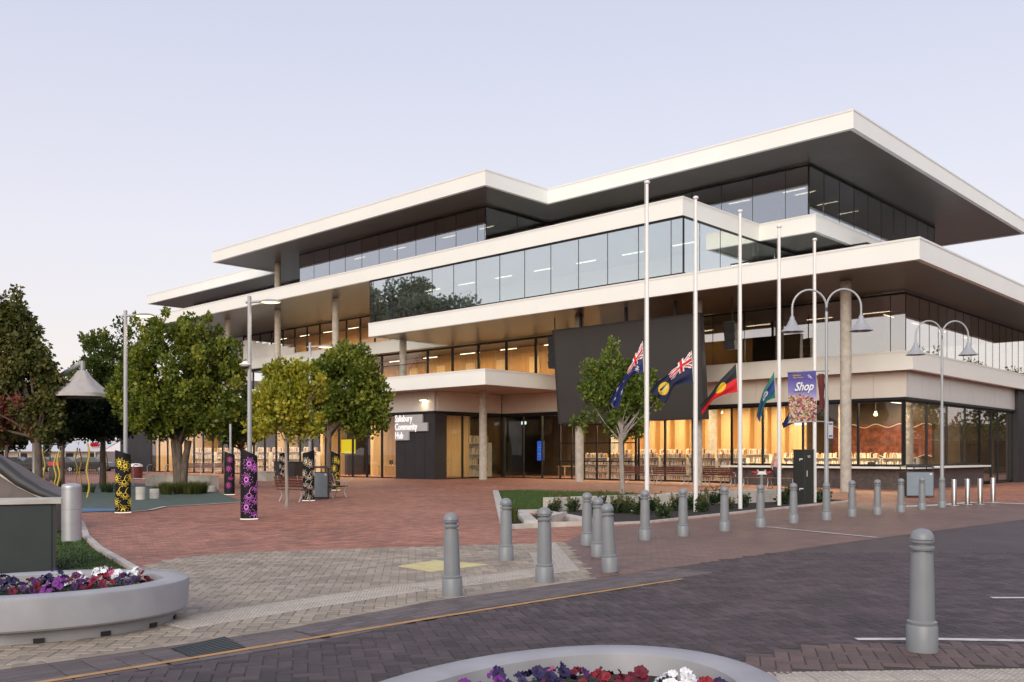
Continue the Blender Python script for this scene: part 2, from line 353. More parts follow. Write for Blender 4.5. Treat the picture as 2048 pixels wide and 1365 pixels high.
def text_mesh(txt, size, extrude=0.0, shear=0.0, spacing=1.0, align='LEFT', offset=0.0):
    cu = bpy.data.curves.new('lettering', 'FONT'); cu.body = txt; cu.size = size; cu.extrude = extrude; cu.shear = shear
    cu.space_character = spacing; cu.align_x = align; cu.offset = offset; cu.resolution_u = 3
    o = bpy.data.objects.new('lettering', cu); COL.objects.link(o); bpy.context.view_layer.update()
    dg = bpy.context.evaluated_depsgraph_get(); me = bpy.data.meshes.new_from_object(o.evaluated_get(dg))
    bpy.data.objects.remove(o); return me
def put_text(txt, size, origin, xdir, zdir, matname, parent, extrude=0.0, name='lettering', sx=1.0, **k):
    me = text_mesh(txt, size, extrude, **k); x = Vector(xdir).normalized(); z = Vector(zdir).normalized(); nrm = x.cross(z)
    off = wl_(parent)
    for v in me.vertices:
        p = Vector(origin) + x * (v.co.x * sx) + z * v.co.y + nrm * v.co.z; v.co = p - off
    me.materials.clear(); me.materials.append(M[matname])
    o = bpy.data.objects.new(name, me); COL.objects.link(o); o.parent = parent; return o
def lamp(name, kind, loc, power, col, parent=None, size=0.2, sy=None, rot=None, spread=None):
    d = bpy.data.lights.new(name, kind); d.energy = power; d.color = col
    if kind == 'AREA':
        d.size = size
        if sy: d.shape = 'RECTANGLE'; d.size_y = sy
    else: d.shadow_soft_size = size
    if kind == 'SPOT': d.spot_size = spread or 1.6; d.spot_blend = 0.6
    o = bpy.data.objects.new(name, d); COL.objects.link(o)
    if parent is not None: o.parent = parent; o.location = Vector(loc) - wl_(parent)
    else: o.location = loc
    if rot: o.rotation_euler = rot
    return o
def inpoly(x, y, P):
    c = False; j = len(P) - 1
    for i in range(len(P)):
        if (P[i][1] > y) != (P[j][1] > y) and x < (P[j][0] - P[i][0]) * (y - P[i][1]) / (P[j][1] - P[i][1]) + P[i][0]: c = not c
        j = i
    return c
# ------------------------------------------------------------------ ground
g = MB(); g.add([(-3000, -200, -0.06), (3000, -200, -0.06), (3000, 5000, -0.06), (-3000, 5000, -0.06)], [(0, 1, 2, 3)])
tag(g.build('ground', 'far_ground'), 'wide flat paved ground reaching to the horizon', kind='structure')
def grid_sheet(x0, x1, y0, y1, step, dz=0.0):
    xs = np.arange(x0, x1 + 1e-6, step); ys = np.arange(y0, y1 + 1e-6, step); m = MB()
    m.v = [(x, y, G(x, y) + dz) for y in ys for x in xs]; n = len(xs)
    for j in range(len(ys) - 1):
        for i in range(n - 1): m.f.append([j * n + i, j * n + i + 1, (j + 1) * n + i + 1, (j + 1) * n + i]); m.m.append(0); m.smooth.append(True)
    return m
plaza = grid_sheet(-70, 50, 4, 110, 2.0).build('plaza', 'plaza_brick'); tag(plaza, kind='structure')
plaza['label'] = 'red brown brick paving of the open plaza'
def sheet(poly, z, name, matn, kind='structure', parent=None, dz_ground=False):
    m = MB(); m.add([(p[0], p[1], z + (G(p[0], p[1]) if dz_ground else 0)) for p in poly], [tuple(range(len(poly)))])
    o = m.build(name, matn, parent)
    return tag(o, kind=kind) if parent is None else o
EDGE = [gp(*p)[:2] for p in ((-300, 1388), (0, 1342), (260, 1306), (560, 1262), (860, 1205), (1185, 1160), (1338, 1138), (1700, 1085), (2048, 1040), (2600, 986))]
road_poly = EDGE + [(60, EDGE[-1][1]), (60, -12), (-20, -12)]
road = sheet(road_poly, 0.004, 'road', 'road_brick'); road['label'] = 'dark purple brown brick paved road'
path_px = [(-300, 1388), (0, 1342), (260, 1306), (560, 1262), (860, 1205), (1185, 1160), (1130, 1086), (1000, 1091), (760, 1098), (500, 1106), (380, 1114), (300, 1130), (255, 1150), (100, 1165), (-300, 1180)]
path_poly = [gp(*p)[:2] for p in path_px]
footpath = sheet(path_poly, 0.0045, 'footpath', 'path_brick'); footpath['label'] = 'tan block paved footpath crossing with dark joints'
fore_poly = [gp(*p)[:2] for p in ((1128, 1087), (1183, 1158), (1338, 1137), (1700, 1084.5), (2048, 1039.5), (2600, 985.5), (2600, 968), (2048, 1009), (1900, 1006), (1700, 1006), (1500, 1027), (1300, 1049), (1185, 1055))]
forecourt = sheet(fore_poly, 0.0042, 'forecourt', 'forecourt_brick'); forecourt['label'] = 'dull brown paved strip along the bollard row'
red_poly = [gp(*p)[:2] for p in ((1425, 1347), (1490, 1318), (1640, 1291), (2300, 1291), (2300, 1333), (1700, 1339), (1560, 1349), (1500, 1378))]
isl_poly = [gp(*p)[:2] for p in ((1500, 1378), (1560, 1349), (1700, 1339), (2300, 1333), (2300, 1600), (1400, 1600))]
verge = sheet(red_poly, 0.006, 'verge', 'joint_sand'); verge['label'] = 'red brown block verge beside the road'
island_ = sheet(isl_poly, 0.006, 'traffic_island', 'joint_sand'); island_['label'] = 'pale paved island corner at the bottom right'

def seg_dist(x, y, P):
    best = 1e9
    for (x0, y0), (x1, y1) in zip(P, P[1:]):
        dx, dy = x1 - x0, y1 - y0; L = dx * dx + dy * dy
        t = max(0, min(1, ((x - x0) * dx + (y - y0) * dy) / L)); d = math.hypot(x - x0 - t * dx, y - y0 - t * dy)
        if d < best: best = d
    return best
PW, PH, GAP = 0.115, 0.115, 0.006
def paver_mesh(lx, ly, matn, name='paver', top=0.007):
    m = MB(); a, b = lx / 2, ly / 2; e = 0.006
    m.add([(-a, -b, 0), (a, -b, 0), (a, b, 0), (-a, b, 0), (-a + e, -b + e, top), (a - e, -b + e, top), (a - e, b - e, top), (-a + e, b - e, top)],
          [(4, 5, 6, 7), (0, 1, 5, 4), (1, 2, 6, 5), (2, 3, 7, 6), (3, 0, 4, 7)])
    return m.mesh(name, matn)
def in_view(x, y, m=120):
    if y < 3.5: return False
    u = UC + F * x / y; v = VH + F * H / y
    return -m < u < 2048 + m and v < 1365 + 60
def herring(poly, ang, ymax, cond=None):
    ca, sa = math.cos(ang), math.sin(ang); xs = [p[0] for p in poly]; ys = [p[1] for p in poly]
    cx, cy = (0.0, 8.0); R = int(14 / PW); out = []
    for i in range(-R, R):
        for j in range(-R, R):
            r = (i - j) % 4
            if r == 0: lx, ly, rot = (i + 1) * PW, (j + 0.5) * PW, 0.0
            elif r == 3: lx, ly, rot = (i + 0.5) * PW, (j + 1) * PW, math.pi / 2
            else: continue
            x, y = cx + ca * lx - sa * ly, cy + sa * lx + ca * ly
            if y > ymax or not in_view(x, y) or not inpoly(x, y, poly): continue
            if cond and not cond(x, y): continue
            out.append((x, y, ang + rot))
    return out
def lay(pavers, parent, matn, z, n_obj=300, lx=0.23 - GAP, ly=0.115 - GAP, name='paver', stuff='distant_pavers'):
    pavers = sorted(pavers, key=lambda p: p[1]); me = paver_mesh(lx, ly, matn, name)
    for (x, y, a) in pavers[:n_obj]:
        o = bpy.data.objects.new(name, me); COL.objects.link(o); o.parent = parent
        o.location = (x, y, z + random.uniform(-0.0012, 0.0012)); o.rotation_euler = (random.uniform(-.006, .006), random.uniform(-.006, .006), a + random.uniform(-.008, .008))
    rest = pavers[n_obj:]
    if rest:
        base = [v.co.copy() for v in me.vertices]; fs = [tuple(p.vertices) for p in me.polygons]; m = MB()
        for (x, y, a) in rest:
            ca, sa = math.cos(a), math.sin(a); dz = z + random.uniform(-0.0012, 0.0012)
            m.add([(x + ca * v.x - sa * v.y, y + sa * v.x + ca * v.y, dz + v.z) for v in base], fs)
        tag(m.build(stuff, matn, parent), kind='stuff')
rang = math.atan2(EDGE[5][1] - EDGE[3][1], EDGE[5][0] - EDGE[3][0])
edge_line = EDGE[:7]
def road_ok(x, y): return seg_dist(x, y, edge_line) > 0.80 and not inpoly(x, y, red_poly) and not inpoly(x, y, isl_poly)
lay(herring(road_poly, rang + 0.785 + 0.18, 15.5, road_ok), road, 'road_paver', 0.005)
strip_up = [gp(*p)[:2] for p in ((330, 1243), (500, 1216), (792, 1173), (895, 1162), (1020, 1146), (1086, 1136))]
lay(herring(path_poly, 0.107, 18.0, lambda x, y: seg_dist(x, y, edge_line) > 0.13), footpath, 'path_paver', 0.0055)
lay(herring(red_poly, rang + 0.5, 12.0), verge, 'redbrown_paver', 0.007, n_obj=200)
# courses of blocks along the road edge
def along(P, off, step):
    out = []; carry = 0.0
    for (x0, y0), (x1, y1) in zip(P, P[1:]):
        dx, dy = x1 - x0, y1 - y0; L = math.hypot(dx, dy); dx, dy = dx / L, dy / L; d = carry
        while d < L:
            out.append((x0 + dx * d + dy * off, y0 + dy * d - dx * off, math.atan2(dy, dx))); d += step
        carry = d - L
    return out
crs = []
for j in range(6):
    for p in along(EDGE[:7], 0.075 + j * 0.12, 0.232):
        if in_view(p[0], p[1]) and p[1] < 17: crs.append(p)
lay(crs, road, 'edge_paver', 0.006, n_obj=160, name='edge_paver', stuff='distant_edge_pavers')
crs = [p for p in along(EDGE[:6], -0.065, 0.232) if in_view(p[0], p[1])]
lay(crs, footpath, 'path_paver', 0.0065, n_obj=120, lx=0.226, ly=0.112, name='border_paver')
def stripe(P, wd, z, name, matn, label, parent):
    m = MB(); n = len(P); L = []; R = []
    for i, (x, y) in enumerate(P):
        x0, y0 = P[max(0, i - 1)]; x1, y1 = P[min(n - 1, i + 1)]; d = math.hypot(x1 - x0, y1 - y0)
        nx, ny = -(y1 - y0) / d * wd / 2, (x1 - x0) / d * wd / 2; L.append((x + nx, y + ny, z)); R.append((x - nx, y - ny, z))
    m.add(L + R, [(i, n + i, n + i + 1, i + 1) for i in range(n - 1)]); o = m.build(name, matn, parent)
    if label: o['label'] = label
    return o
stripe([gp(*p)[:2] for p in ((-60, 1391), (100, 1366), (330, 1329), (600, 1284), (860, 1240), (1110, 1200), (1365, 1160.5))], 0.075, 0.0165, 'edge_line', 'orange_paint', 'thin orange painted line along the road edge', road)
stripe([gp(*p)[:2] for p in ((1530, 1055), (1640, 1066), (1755, 1077))], 0.10, 0.0165, 'parking_line', 'white_paint', 'white painted line running out from a bollard', road)
stripe([gp(*p)[:2] for p in ((1983, 1198.5), (2150, 1198.5))], 0.09, 0.0165, 'parking_line', 'white_paint', 'short white painted line at the right edge', road)
stripe([gp(*p)[:2] for p in ((1712, 1282), (1880, 1282), (2048, 1285), (2200, 1287))], 0.10, 0.0165, 'edge_line', 'white_paint', 'white painted line behind the nearest bollard', road)
stripe([gp(*p)[:2] for p in ((1806, 1014), (1880, 1011), (1945, 1005.5), (2060, 1009), (2300, 1016))], 0.45, 0.012, 'threshold_band', 'white_paint', 'pale concrete band across the pavement behind the steel bollards', plaza)
# tactile paving
tact = thing('tactile_paving', (*gp(792, 1182)[:2], 0), 'pale studded tactile strip crossing the tan footpath', 'tactile paving')
def tile_mesh(kind):
    m = MB(); a = 0.147; m.add([(-a, -a, 0), (a, -a, 0), (a, a, 0), (-a, a, 0), (-a + .004, -a + .004, .007), (a - .004, -a + .004, .007), (a - .004, a - .004, .007), (-a + .004, a - .004, .007)], [(4, 5, 6, 7), (0, 1, 5, 4), (1, 2, 6, 5), (2, 3, 7, 6), (3, 0, 4, 7)])
    if kind == 'stud':
        for i in range(6):
            for j in range(6):
                x, y = -0.122 + i * 0.0488, -0.122 + j * 0.0488
                m.lathe([(0.0165, 0.0065), (0.011, 0.0115)], (x, y, 0), 6)
    else:
        for i in range(4): x = -0.11 + i * 0.0733; m.hexa([(x - .017, -a + .006, .0065), (x + .017, -a + .006, .0065), (x + .017, a - .006, .0065), (x - .017, a - .006, .0065)], [(x - .011, -a + .01, .0125), (x + .011, -a + .01, .0125), (x + .011, a - .01, .0125), (x - .011, a - .01, .0125)])
    return m.mesh('tactile_tile', 'tactile_paver')
stud, barm = tile_mesh('stud'), tile_mesh('bar')
def tile(x, y, a, me, z=0.0135, parent=tact):
    o = bpy.data.objects.new('tactile_tile', me); COL.objects.link(o); o.parent = parent; o.location = (x - wl_(parent).x, y - wl_(parent).y, z); o.rotation_euler = (0, 0, a)
for j in range(2):
    for x, y, a in along(strip_up, 0.17 + j * 0.3, 0.301): tile(x, y, a, stud)
bz = [gp(*p)[:2] for p in ((1071, 1087), (1129, 1088), (1182, 1143), (1086, 1150))]
ba = math.atan2(bz[2][1] - bz[1][1], bz[2][0] - bz[1][0])
for i in range(-14, 15):
    for j in range(-14, 15):
        x = bz[1][0] + math.cos(ba) * i * 0.301 - math.sin(ba) * j * 0.301; y = bz[1][1] + math.sin(ba) * i * 0.301 + math.cos(ba) * j * 0.301
        if inpoly(x, y, bz): tile(x, y, ba + math.pi / 2, barm, 0.0132)
for i in range(0, 16):
    for j in range(0, 12):
        x, y = 1.2 + i * 0.301, 5.2 + j * 0.301; ca, sa = math.cos(0.06), math.sin(0.06); x, y = x * ca - (y - 6) * sa, 6 + x * sa + (y - 6) * ca
        if inpoly(x, y, isl_poly) and y > 5.4: tile(x, y, 0.06, stud, 0.006, island_)
yp = [gp(*p)[:2] for p in ((796, 1135), (869, 1123), (977, 1131.5), (864, 1146))]
m = MB(); m.prism([yp[3], yp[2], yp[1], yp[0]], 0.008, 0.019); tag(m.build('ground_plate', 'yellow_plate'), 'pale yellow diamond plate set in the tan footpath', 'ground plate')
# drain grate at the road edge
q = [gp(*p)[:2] for p in ((342, 1301), (448, 1277), (492, 1299), (382, 1319))]
dr = thing('drain_grate', (*q[0], 0), 'dark slotted metal drain grate beside the orange line', 'drain')
m = MB(); m.prism([q[3], q[2], q[1], q[0]], 0.012, 0.0155); m.build('pit_frame', 'black_metal', dr)
for k in range(9):
    f0, f1 = (k + 0.2) / 9, (k + 0.72) / 9
    L = lambda a, b, f: (a[0] + (b[0] - a[0]) * f, a[1] + (b[1] - a[1]) * f)
    m = MB(); m.prism([L(q[3], q[0], f0), L(q[2], q[1], f0), L(q[2], q[1], f1), L(q[3], q[0], f1)], 0.0155, 0.021); m.build('slat', 'cabinet_green', dr)
# rubber play surface
gpoly = [gp(*p)[:2] for p in ((485, 1004), (420, 1009), (330, 1014), (300, 1021), (262, 1024), (150, 1024), (60, 1022), (-60, 1010), (-60, 985), (100, 972), (250, 966), (430, 976), (440, 986))]
o = sheet(gpoly, 0.012, 'play_surface', 'rubber_green', dz_ground=True); o['label'] = 'grey green rubber play surface on the left'
bpoly = [gp(*p)[:2] for p in ((235, 1023), (160, 1026), (60, 1024), (60, 1017), (160, 1018), (228, 1018.5))]
o2 = sheet(bpoly, 0.018, 'play_patch', 'rubber_blue', parent=o, dz_ground=True); o2['label'] = 'blue rubber patch'
stripe([(*gp(*p)[:2],) for p in ((488, 1005), (420, 1010), (330, 1015), (300, 1022), (262, 1025.5))], 0.14, 0.03, 'kerb_strip', 'concrete', 'thin pale kerb round the play surface', plaza)
# lawns
def lawn(poly, z, name, label, n, hgt):
    root = sheet(poly, z, name, 'lawn_soil'); tag(root, label, kind='structure')
    xs = [p[0] for p in poly]; ys = [p[1] for p in poly]; m = MB(); k = 0
    while k < n:
        x, y = random.uniform(min(xs), max(xs)), random.uniform(min(ys), max(ys))
        if not inpoly(x, y, poly): continue
        k += 1; a = random.uniform(0, 6.28); h = hgt * random.uniform(0.6, 1.3); wd = 0.005 + 0.0003 * y; bx, by = random.uniform(-.02, .02), random.uniform(-.02, .02)
        m.add([(x - wd * math.cos(a), y - wd * math.sin(a), z), (x + wd * math.cos(a), y + wd * math.sin(a), z), (x + bx, y + by, z + h)], [(0, 1, 2)])
    tag(m.build('grass', 'grass_blade', root), kind='stuff'); return root
kerb_px = [(128, 1020), (158, 1050), (166, 1076), (190, 1100), (225, 1121), (262, 1144), (292, 1168)]
kerb_pts = [gp(*p)[:2] for p in kerb_px]
lawn([kerb_pts[-1], *[(p[0] - 0.05, p[1]) for p in kerb_pts[::-1][1:]], gp(60, 1020)[:2], gp(-250, 1060)[:2], gp(-250, 1168)[:2], gp(100, 1168)[:2]], 0.02, 'lawn', 'mown green lawn behind the left planter', 42000, 0.035)
m = MB(); n = len(kerb_pts)
for i in range(n - 1):
    (x0, y0), (x1, y1) = kerb_pts[i], kerb_pts[i + 1]; d = math.hypot(x1 - x0, y1 - y0); nx, ny = (y1 - y0) / d * 0.12, -(x1 - x0) / d * 0.12
    m.hexa([(x0, y0, 0), (x1, y1, 0), (x1 + abs(nx), y1 + 0.05, 0), (x0 + abs(nx), y0 + 0.05, 0)][::-1], [(x0, y0, .06), (x1, y1, .06), (x1 + abs(nx), y1 + 0.05, .055), (x0 + abs(nx), y0 + 0.05, .055)][::-1])
tag(m.build('kerb', 'concrete'), 'pale concrete kerb curving round the left lawn', kind='structure')
gl = [gp(*p)[:2] for p in ((992, 983), (1004, 1025), (1085, 1023), (1088, 1012), (1200, 1001), (1300, 992), (1250, 984), (1180, 979), (1110, 978.5), (1040, 980))]
lawn(gl, 0.02, 'lawn', 'wedge of green lawn behind the low concrete wall', 52000, 0.045)
# garden bed with kerbs and low wall
def slabline(pts, wd, z0, z1, name, matn, parent=None, label=None, cat=None):
    m = MB()
    for (x0, y0), (x1, y1) in zip(pts, pts[1:]):
        d = math.hypot(x1 - x0, y1 - y0); nx, ny = -(y1 - y0) / d * wd / 2, (x1 - x0) / d * wd / 2
        m.hexa([(x0 - nx, y0 - ny, z0), (x1 - nx, y1 - ny, z0), (x1 + nx, y1 + ny, z0), (x0 + nx, y0 + ny, z0)], [(x0 - nx, y0 - ny, z1), (x1 - nx, y1 - ny, z1), (x1 + nx, y1 + ny, z1), (x0 + nx, y0 + ny, z1)])
    o = m.build(name, matn, parent)
    return tag(o, label, cat) if parent is None else o
bedp = [gp(*p)[:2] for p in ((1095, 1027), (1185, 1050), (1300, 1046), (1500, 1024), (1700, 1003), (1560, 993), (1380, 1003), (1240, 1012), (1098, 1020))]
bed = sheet(bedp, 0.03, 'garden_bed', 'mulch'); bed['label'] = 'dark mulched garden bed round the flagpoles'
w0 = gp(1092, 1024)[:2]; w1 = at(1340, 0, 29.4)[:2]; w2 = at(1560, 0, 32.3)[:2]
slabline([w0, w1], 0.30, 0.0, 0.41, 'low_wall', 'concrete', label='low pale concrete wall between lawn and garden bed', cat='wall')
slabline([w1, w2], 0.42, 0.0, 0.44, 'low_wall', 'concrete', label='lower concrete wall stretch behind the middle flagpoles', cat='wall')
slabline([gp(*p)[:2] for p in ((1192, 1051), (1300, 1046), (1500, 1024.5), (1700, 1003.5))], 0.12, 0.0, 0.05, 'bed_kerb', 'concrete', bed)
slabline([gp(*p)[:2] for p in ((991, 984), (1003, 1027), (1013, 1061))], 0.24, 0.0, 0.09, 'bed_kerb', 'concrete', bed)
slabline([gp(*p)[:2] for p in ((1013, 1059), (1100, 1054), (1192, 1051))], 0.20, 0.0, 0.10, 'bed_kerb', 'concrete', bed)
slabline([gp(*p)[:2] for p in ((1040, 1029), (1062, 1052))], 0.32, 0.0, 0.12, 'bed_kerb', 'concrete', bed)
slabline([gp(*p)[:2] for p in ((1092, 1032), (1180, 1050))], 0.35, 0.0, 0.13, 'bed_kerb', 'concrete', bed)
slabline([gp(*p)[:2] for p in ((1128, 1041), (1092, 1052))], 0.16, 0.0, 0.22, 'bed_kerb', 'concrete', bed)
slabline([gp(*p)[:2] for p in ((1004, 1027), (1090, 1025))], 0.35, 0.0, 0.08, 'bed_kerb', 'concrete', bed)
sheet([gp(*p)[:2] for p in ((1014, 1056), (1060, 1052), (1030, 1030), (1006, 1030))], 0.028, 'mulch_corner', 'mulch', parent=bed)
sheet([gp(*p)[:2] for p in ((1066, 1050), (1095, 1050), (1120, 1040), (1092, 1030), (1060, 1032))], 0.026, 'mulch_corner', 'mulch', parent=bed)
# ------------------------------------------------------------------ the building
bld = thing('civic_building', B(40, 45, 0), 'long three storey white and glass civic building with deep overhanging roofs', 'building')
def inset(poly, d):
    n = len(poly); A = sum(poly[i][0] * poly[(i + 1) % n][1] - poly[(i + 1) % n][0] * poly[i][1] for i in range(n)); sg = 1 if A > 0 else -1; out = []
    for i in range(n):
        p0, p1, p2 = poly[i - 1], poly[i], poly[(i + 1) % n]
        def nrm(a, b):
            L = math.hypot(b[0] - a[0], b[1] - a[1]); return (-(b[1] - a[1]) / L * sg, (b[0] - a[0]) / L * sg)
        n1, n2 = nrm(p0, p1), nrm(p1, p2); out.append((p1[0] + d * (n1[0] + n2[0]), p1[1] + d * (n1[1] + n2[1])))
    return out
def slab(name, poly, z0, z1, label=None, soff='soffit'):
    n = len(poly); pi = inset(poly, 0.22); po = inset(poly, -0.02)
    m = MB(); vs = [B(*p, z0) for p in poly] + [B(*p, z1) for p in poly] + [B(*p, z0) for p in pi] + [B(*p, z0 + 0.04) for p in pi]
    fs = [tuple(range(n, 2 * n))]
    for i in range(n):
        j = (i + 1) % n; fs += [(i, j, n + j, n + i), (i, j, 2 * n + j, 2 * n + i), (2 * n + i, 2 * n + j, 3 * n + j, 3 * n + i)]
    m.add(vs, fs); fa = m.build(name, 'white_panel', bld)
    if label: fa['label'] = label
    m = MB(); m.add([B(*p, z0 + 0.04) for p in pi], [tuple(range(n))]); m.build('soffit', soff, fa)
    m = MB(); pi2 = inset(poly, 0.10); vs = [B(*p, z1 - 0.07) for p in po] + [B(*p, z1 + 0.02) for p in po] + [B(*p, z1 + 0.02) for p in pi2]
    fs = []
    for i in range(n):
        j = (i + 1) % n; fs += [(i, j, n + j, n + i), (n + i, n + j, 2 * n + j, 2 * n + i)]
    m.add(vs, fs); m.build('capping', 'white_trim', fa); return fa
ZR, ZR1, Z3, Z3T, Z2, Z2T, Z1, Z1T, ZH = 16.4, 17.25, 12.8, 13.67, 9.2, 10.05, 5.5, 6.35, 4.2
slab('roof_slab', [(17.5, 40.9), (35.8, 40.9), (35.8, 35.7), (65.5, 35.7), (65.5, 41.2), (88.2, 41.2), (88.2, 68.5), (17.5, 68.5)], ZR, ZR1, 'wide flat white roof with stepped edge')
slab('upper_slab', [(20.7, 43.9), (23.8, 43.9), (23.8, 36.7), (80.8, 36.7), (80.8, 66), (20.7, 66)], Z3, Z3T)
slab('middle_slab', [(13.1, 36.7), (47.4, 36.7), (47.4, 43.2), (74.2, 43.2), (74.2, 68), (13.1, 68)], Z2, Z2T)
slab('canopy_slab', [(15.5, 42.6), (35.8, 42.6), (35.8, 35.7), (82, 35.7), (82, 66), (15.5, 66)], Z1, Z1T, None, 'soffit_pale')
def glaze(name, axis, val, a0, a1, z0, z1, edges, gm, fr=0.06, rail=0.09, hr=(), label=None):
    """edges: mullion positions along the wall; axis 's' = front wall (t fixed), 't' = end wall (s fixed)"""
    def bx(m, p0, p1, d0, d1, za, zb):
        if axis == 's': m.bb(p0, p1, val + d0, val + d1, za, zb)
        else: m.bb(val + d0, val + d1, p0, p1, za, zb)
    E_ = [a0] + [e for e in edges if a0 + 0.05 < e < a1 - 0.05] + [a1]
    dp = 0.11 if fr > 0.04 else 0.056; m = MB(); bx(m, a0, a1, 0, 0.10, z1 - rail, z1); bx(m, a0, a1, 0, 0.10, z0, z0 + rail)
    for e in E_: bx(m, e - fr / 2, e + fr / 2, -0.012 if fr > 0.04 else 0.02, dp, z0 + 0.002, z1 - 0.002)
    for h in hr: bx(m, a0, a1, -0.004, 0.08, h - 0.03, h + 0.03)
    fo = m.build(name, 'dark_frame', bld)
    if label: fo['label'] = label
    lv = [z0 + rail] + list(hr) + [z1 - rail]
    for e0, e1 in zip(E_, E_[1:]):
        for za, zb in zip(lv, lv[1:]):
            m = MB(); bx(m, e0 + fr / 2, e1 - fr / 2, 0.03, 0.05, za, zb); m.build('pane', gm, fo)
    return fo
def rng(a, b, d): return list(np.arange(a, b + 1e-6, d))
# top storey
glaze('window_band', 's', 44.4, 21.3, 38.8, Z3T, ZR, rng(22.6, 38, 1.875), 'glass_upper', 0.022)
glaze('window_band', 't', 21.3, 44.4, 62.4, Z3T, ZR, rng(46.2, 62, 1.875), 'glass_upper', 0.028)
glaze('window_band', 't', 38.8, 38.7, 44.4, Z3T, ZR, [41.5], 'glass_upper', 0.022)
glaze('window_band', 's', 38.7, 38.8, 58.2, Z3T, ZR, rng(39.5, 58, 1.875), 'glass_upper', 0.022)
glaze('window_band', 's', 44.4, 58.2, 85, Z3T, ZR, rng(60, 85, 1.875), 'glass_upper', 0.022)
# glass box of the second floor
glaze('window_band', 's', 36.75, 23.85, 47.35, Z2T, Z3, rng(24.5, 47, 1.875), 'glass_mirror', 0.03, 0.10, label='long mirror glass band of the second floor')
glaze('window_band', 't', 23.8, 36.86, 48, Z2T, Z3, rng(38.2, 47.5, 1.875), 'glass_mirror', 0.03, 0.10)
glaze('window_band', 's', 45.8, 47.4, 78.2, Z2T, Z3, rng(49, 78, 1.875), 'glass_clear', 0.08, 0.12)
glaze('window_band', 's', 48, 19.8, 23.8, Z2T, Z3, [21.8], 'glass_upper', 0.028)
glaze('window_band', 't', 19.8, 48.1, 62, Z2T, Z3, rng(50, 61, 1.875), 'glass_upper', 0.028)
# first floor
glaze('window_band', 's', 43.6, 16.2, 34.0, Z1T, Z2, rng(16.9, 33, 1.9), 'glass_mid', 0.03)
glaze('window_band', 's', 43.9, 34.0, 74, Z1T, Z2, rng(36.9, 74, 2.6), 'glass_clear', 0.15, 0.14)
glaze('window_band', 't', 16.2, 43.7, 64, Z1T, Z2, rng(45.5, 64, 1.25), 'glass_mid', 0.03)
# ground floor
def gz(s, t): return G(*B(s, t)[:2])
glaze('shop_front', 's', 43.5, 16.3, 25.2, 1.10, ZH, [18.4, 21.2, 23.4], 'glass_clear', 0.09, 0.10)
glaze('shop_front', 's', 43.5, 25.2, 31.4, 0.12, ZH, [27.6, 29.4, 31.2], 'glass_clear', 0.09, 0.12)
glaze('shop_front', 's', 43.5, 31.4, 37.1, 0.12, ZH, rng(32.3, 37, 0.97), 'glass_clear', 0.06, 0.10, hr=(1.25, 2.35, 3.45))
glaze('entrance_door', 's', 43.5, 37.1, 41.9, 0.12, ZH, [38.6, 40.2], 'glass_entry', 0.07, 0.10, label='wide glass entrance doors under the canopy')
glaze('shop_front', 't', 42.0, 37.7, 43.5, 0.12, ZH, [39.9], 'glass_entry', 0.09, 0.12)
glaze('shop_front', 's', 37.6, 45.7, 79.7, 0.12, ZH, rng(47.2, 79, 1.55), 'glass_clear', 0.11, 0.10)
glaze('shop_front', 't', 16.2, 43.6, 54.4, 1.10, ZH, [46.4, 49.2, 52.0], 'glass_clear', 0.07, 0.10)
glaze('shop_front', 't', 16.2, 54.4, 60.5, 0.10, ZH, [56.4, 57.6], 'glass_clear', 0.07, 0.10)
m = MB(); m.bb(16.05, 25.3, 43.45, 43.75, 0, 1.0); m.bb(16.05, 16.35, 43.751, 54.5, 0, 1.0); m.build('plinth', 'dark_brick', bld)
m = MB(); m.bb(15.7, 25.6, 43.05, 43.5, 1.0, 1.09); m.bb(15.7, 16.2, 43.501, 54.6, 1.0, 1.09); m.build('counter', 'white_panel', bld)['label'] = 'pale bench counter along the window sill'
m = MB(); m.bb(15.9, 16.4, 60.5, 68, 0, Z1 - 0.01); m.build('charcoal_wall', 'charcoal_panel', bld)
for k in range(4):
    m = MB(); s0 = 42.0 + k * 0.925; m.bb(s0 + 0.01, s0 + 0.915, 37.54, 37.70, 0.05, ZH); m.build('charcoal_panel', 'charcoal_panel', bld)
m = MB(); m.bb(41.97, 42.1, 37.545, 38.5, 0.05, ZH - 0.004); m.build('charcoal_panel', 'charcoal_panel', bld)
# cladding band between the glazing head and the canopy
def cladding(axis, val, a0, a1, w_, matn):
    n = max(1, round((a1 - a0) / w_)); d = (a1 - a0) / n
    for k in range(n):
        p0, p1 = a0 + k * d + 0.006, a0 + (k + 1) * d - 0.006; m = MB(); j = random.uniform(-0.004, 0.004)
        if axis == 's': m.bb(p0, p1, val + j, val + 0.14, ZH + 0.12, Z1 + 0.03)
        else: m.bb(val + j, val + 0.14, p0, p1, ZH + 0.12, Z1 + 0.03)
        m.build('cladding_panel', matn, bld)
    m = MB()
    if axis == 's': m.bb(a0 - 0.03, a1 + 0.03, val - 0.05, val + 0.16, ZH, ZH + 0.12)
    else: m.bb(val - 0.055, val + 0.155, a0 - 0.02, a1 + 0.03, ZH + 0.002, ZH + 0.118)
    m.build('window_head', 'dark_frame', bld)
cladding('s', 43.42, 16.1, 42.0, 1.55, 'beige_cladding')
cladding('t', 16.1, 43.58, 66, 0.95, 'metal_cladding')
cladding('t', 41.93, 37.7, 43.3, 1.4, 'beige_cladding')
cladding('s', 37.5, 42.0, 80, 1.9, 'beige_cladding')
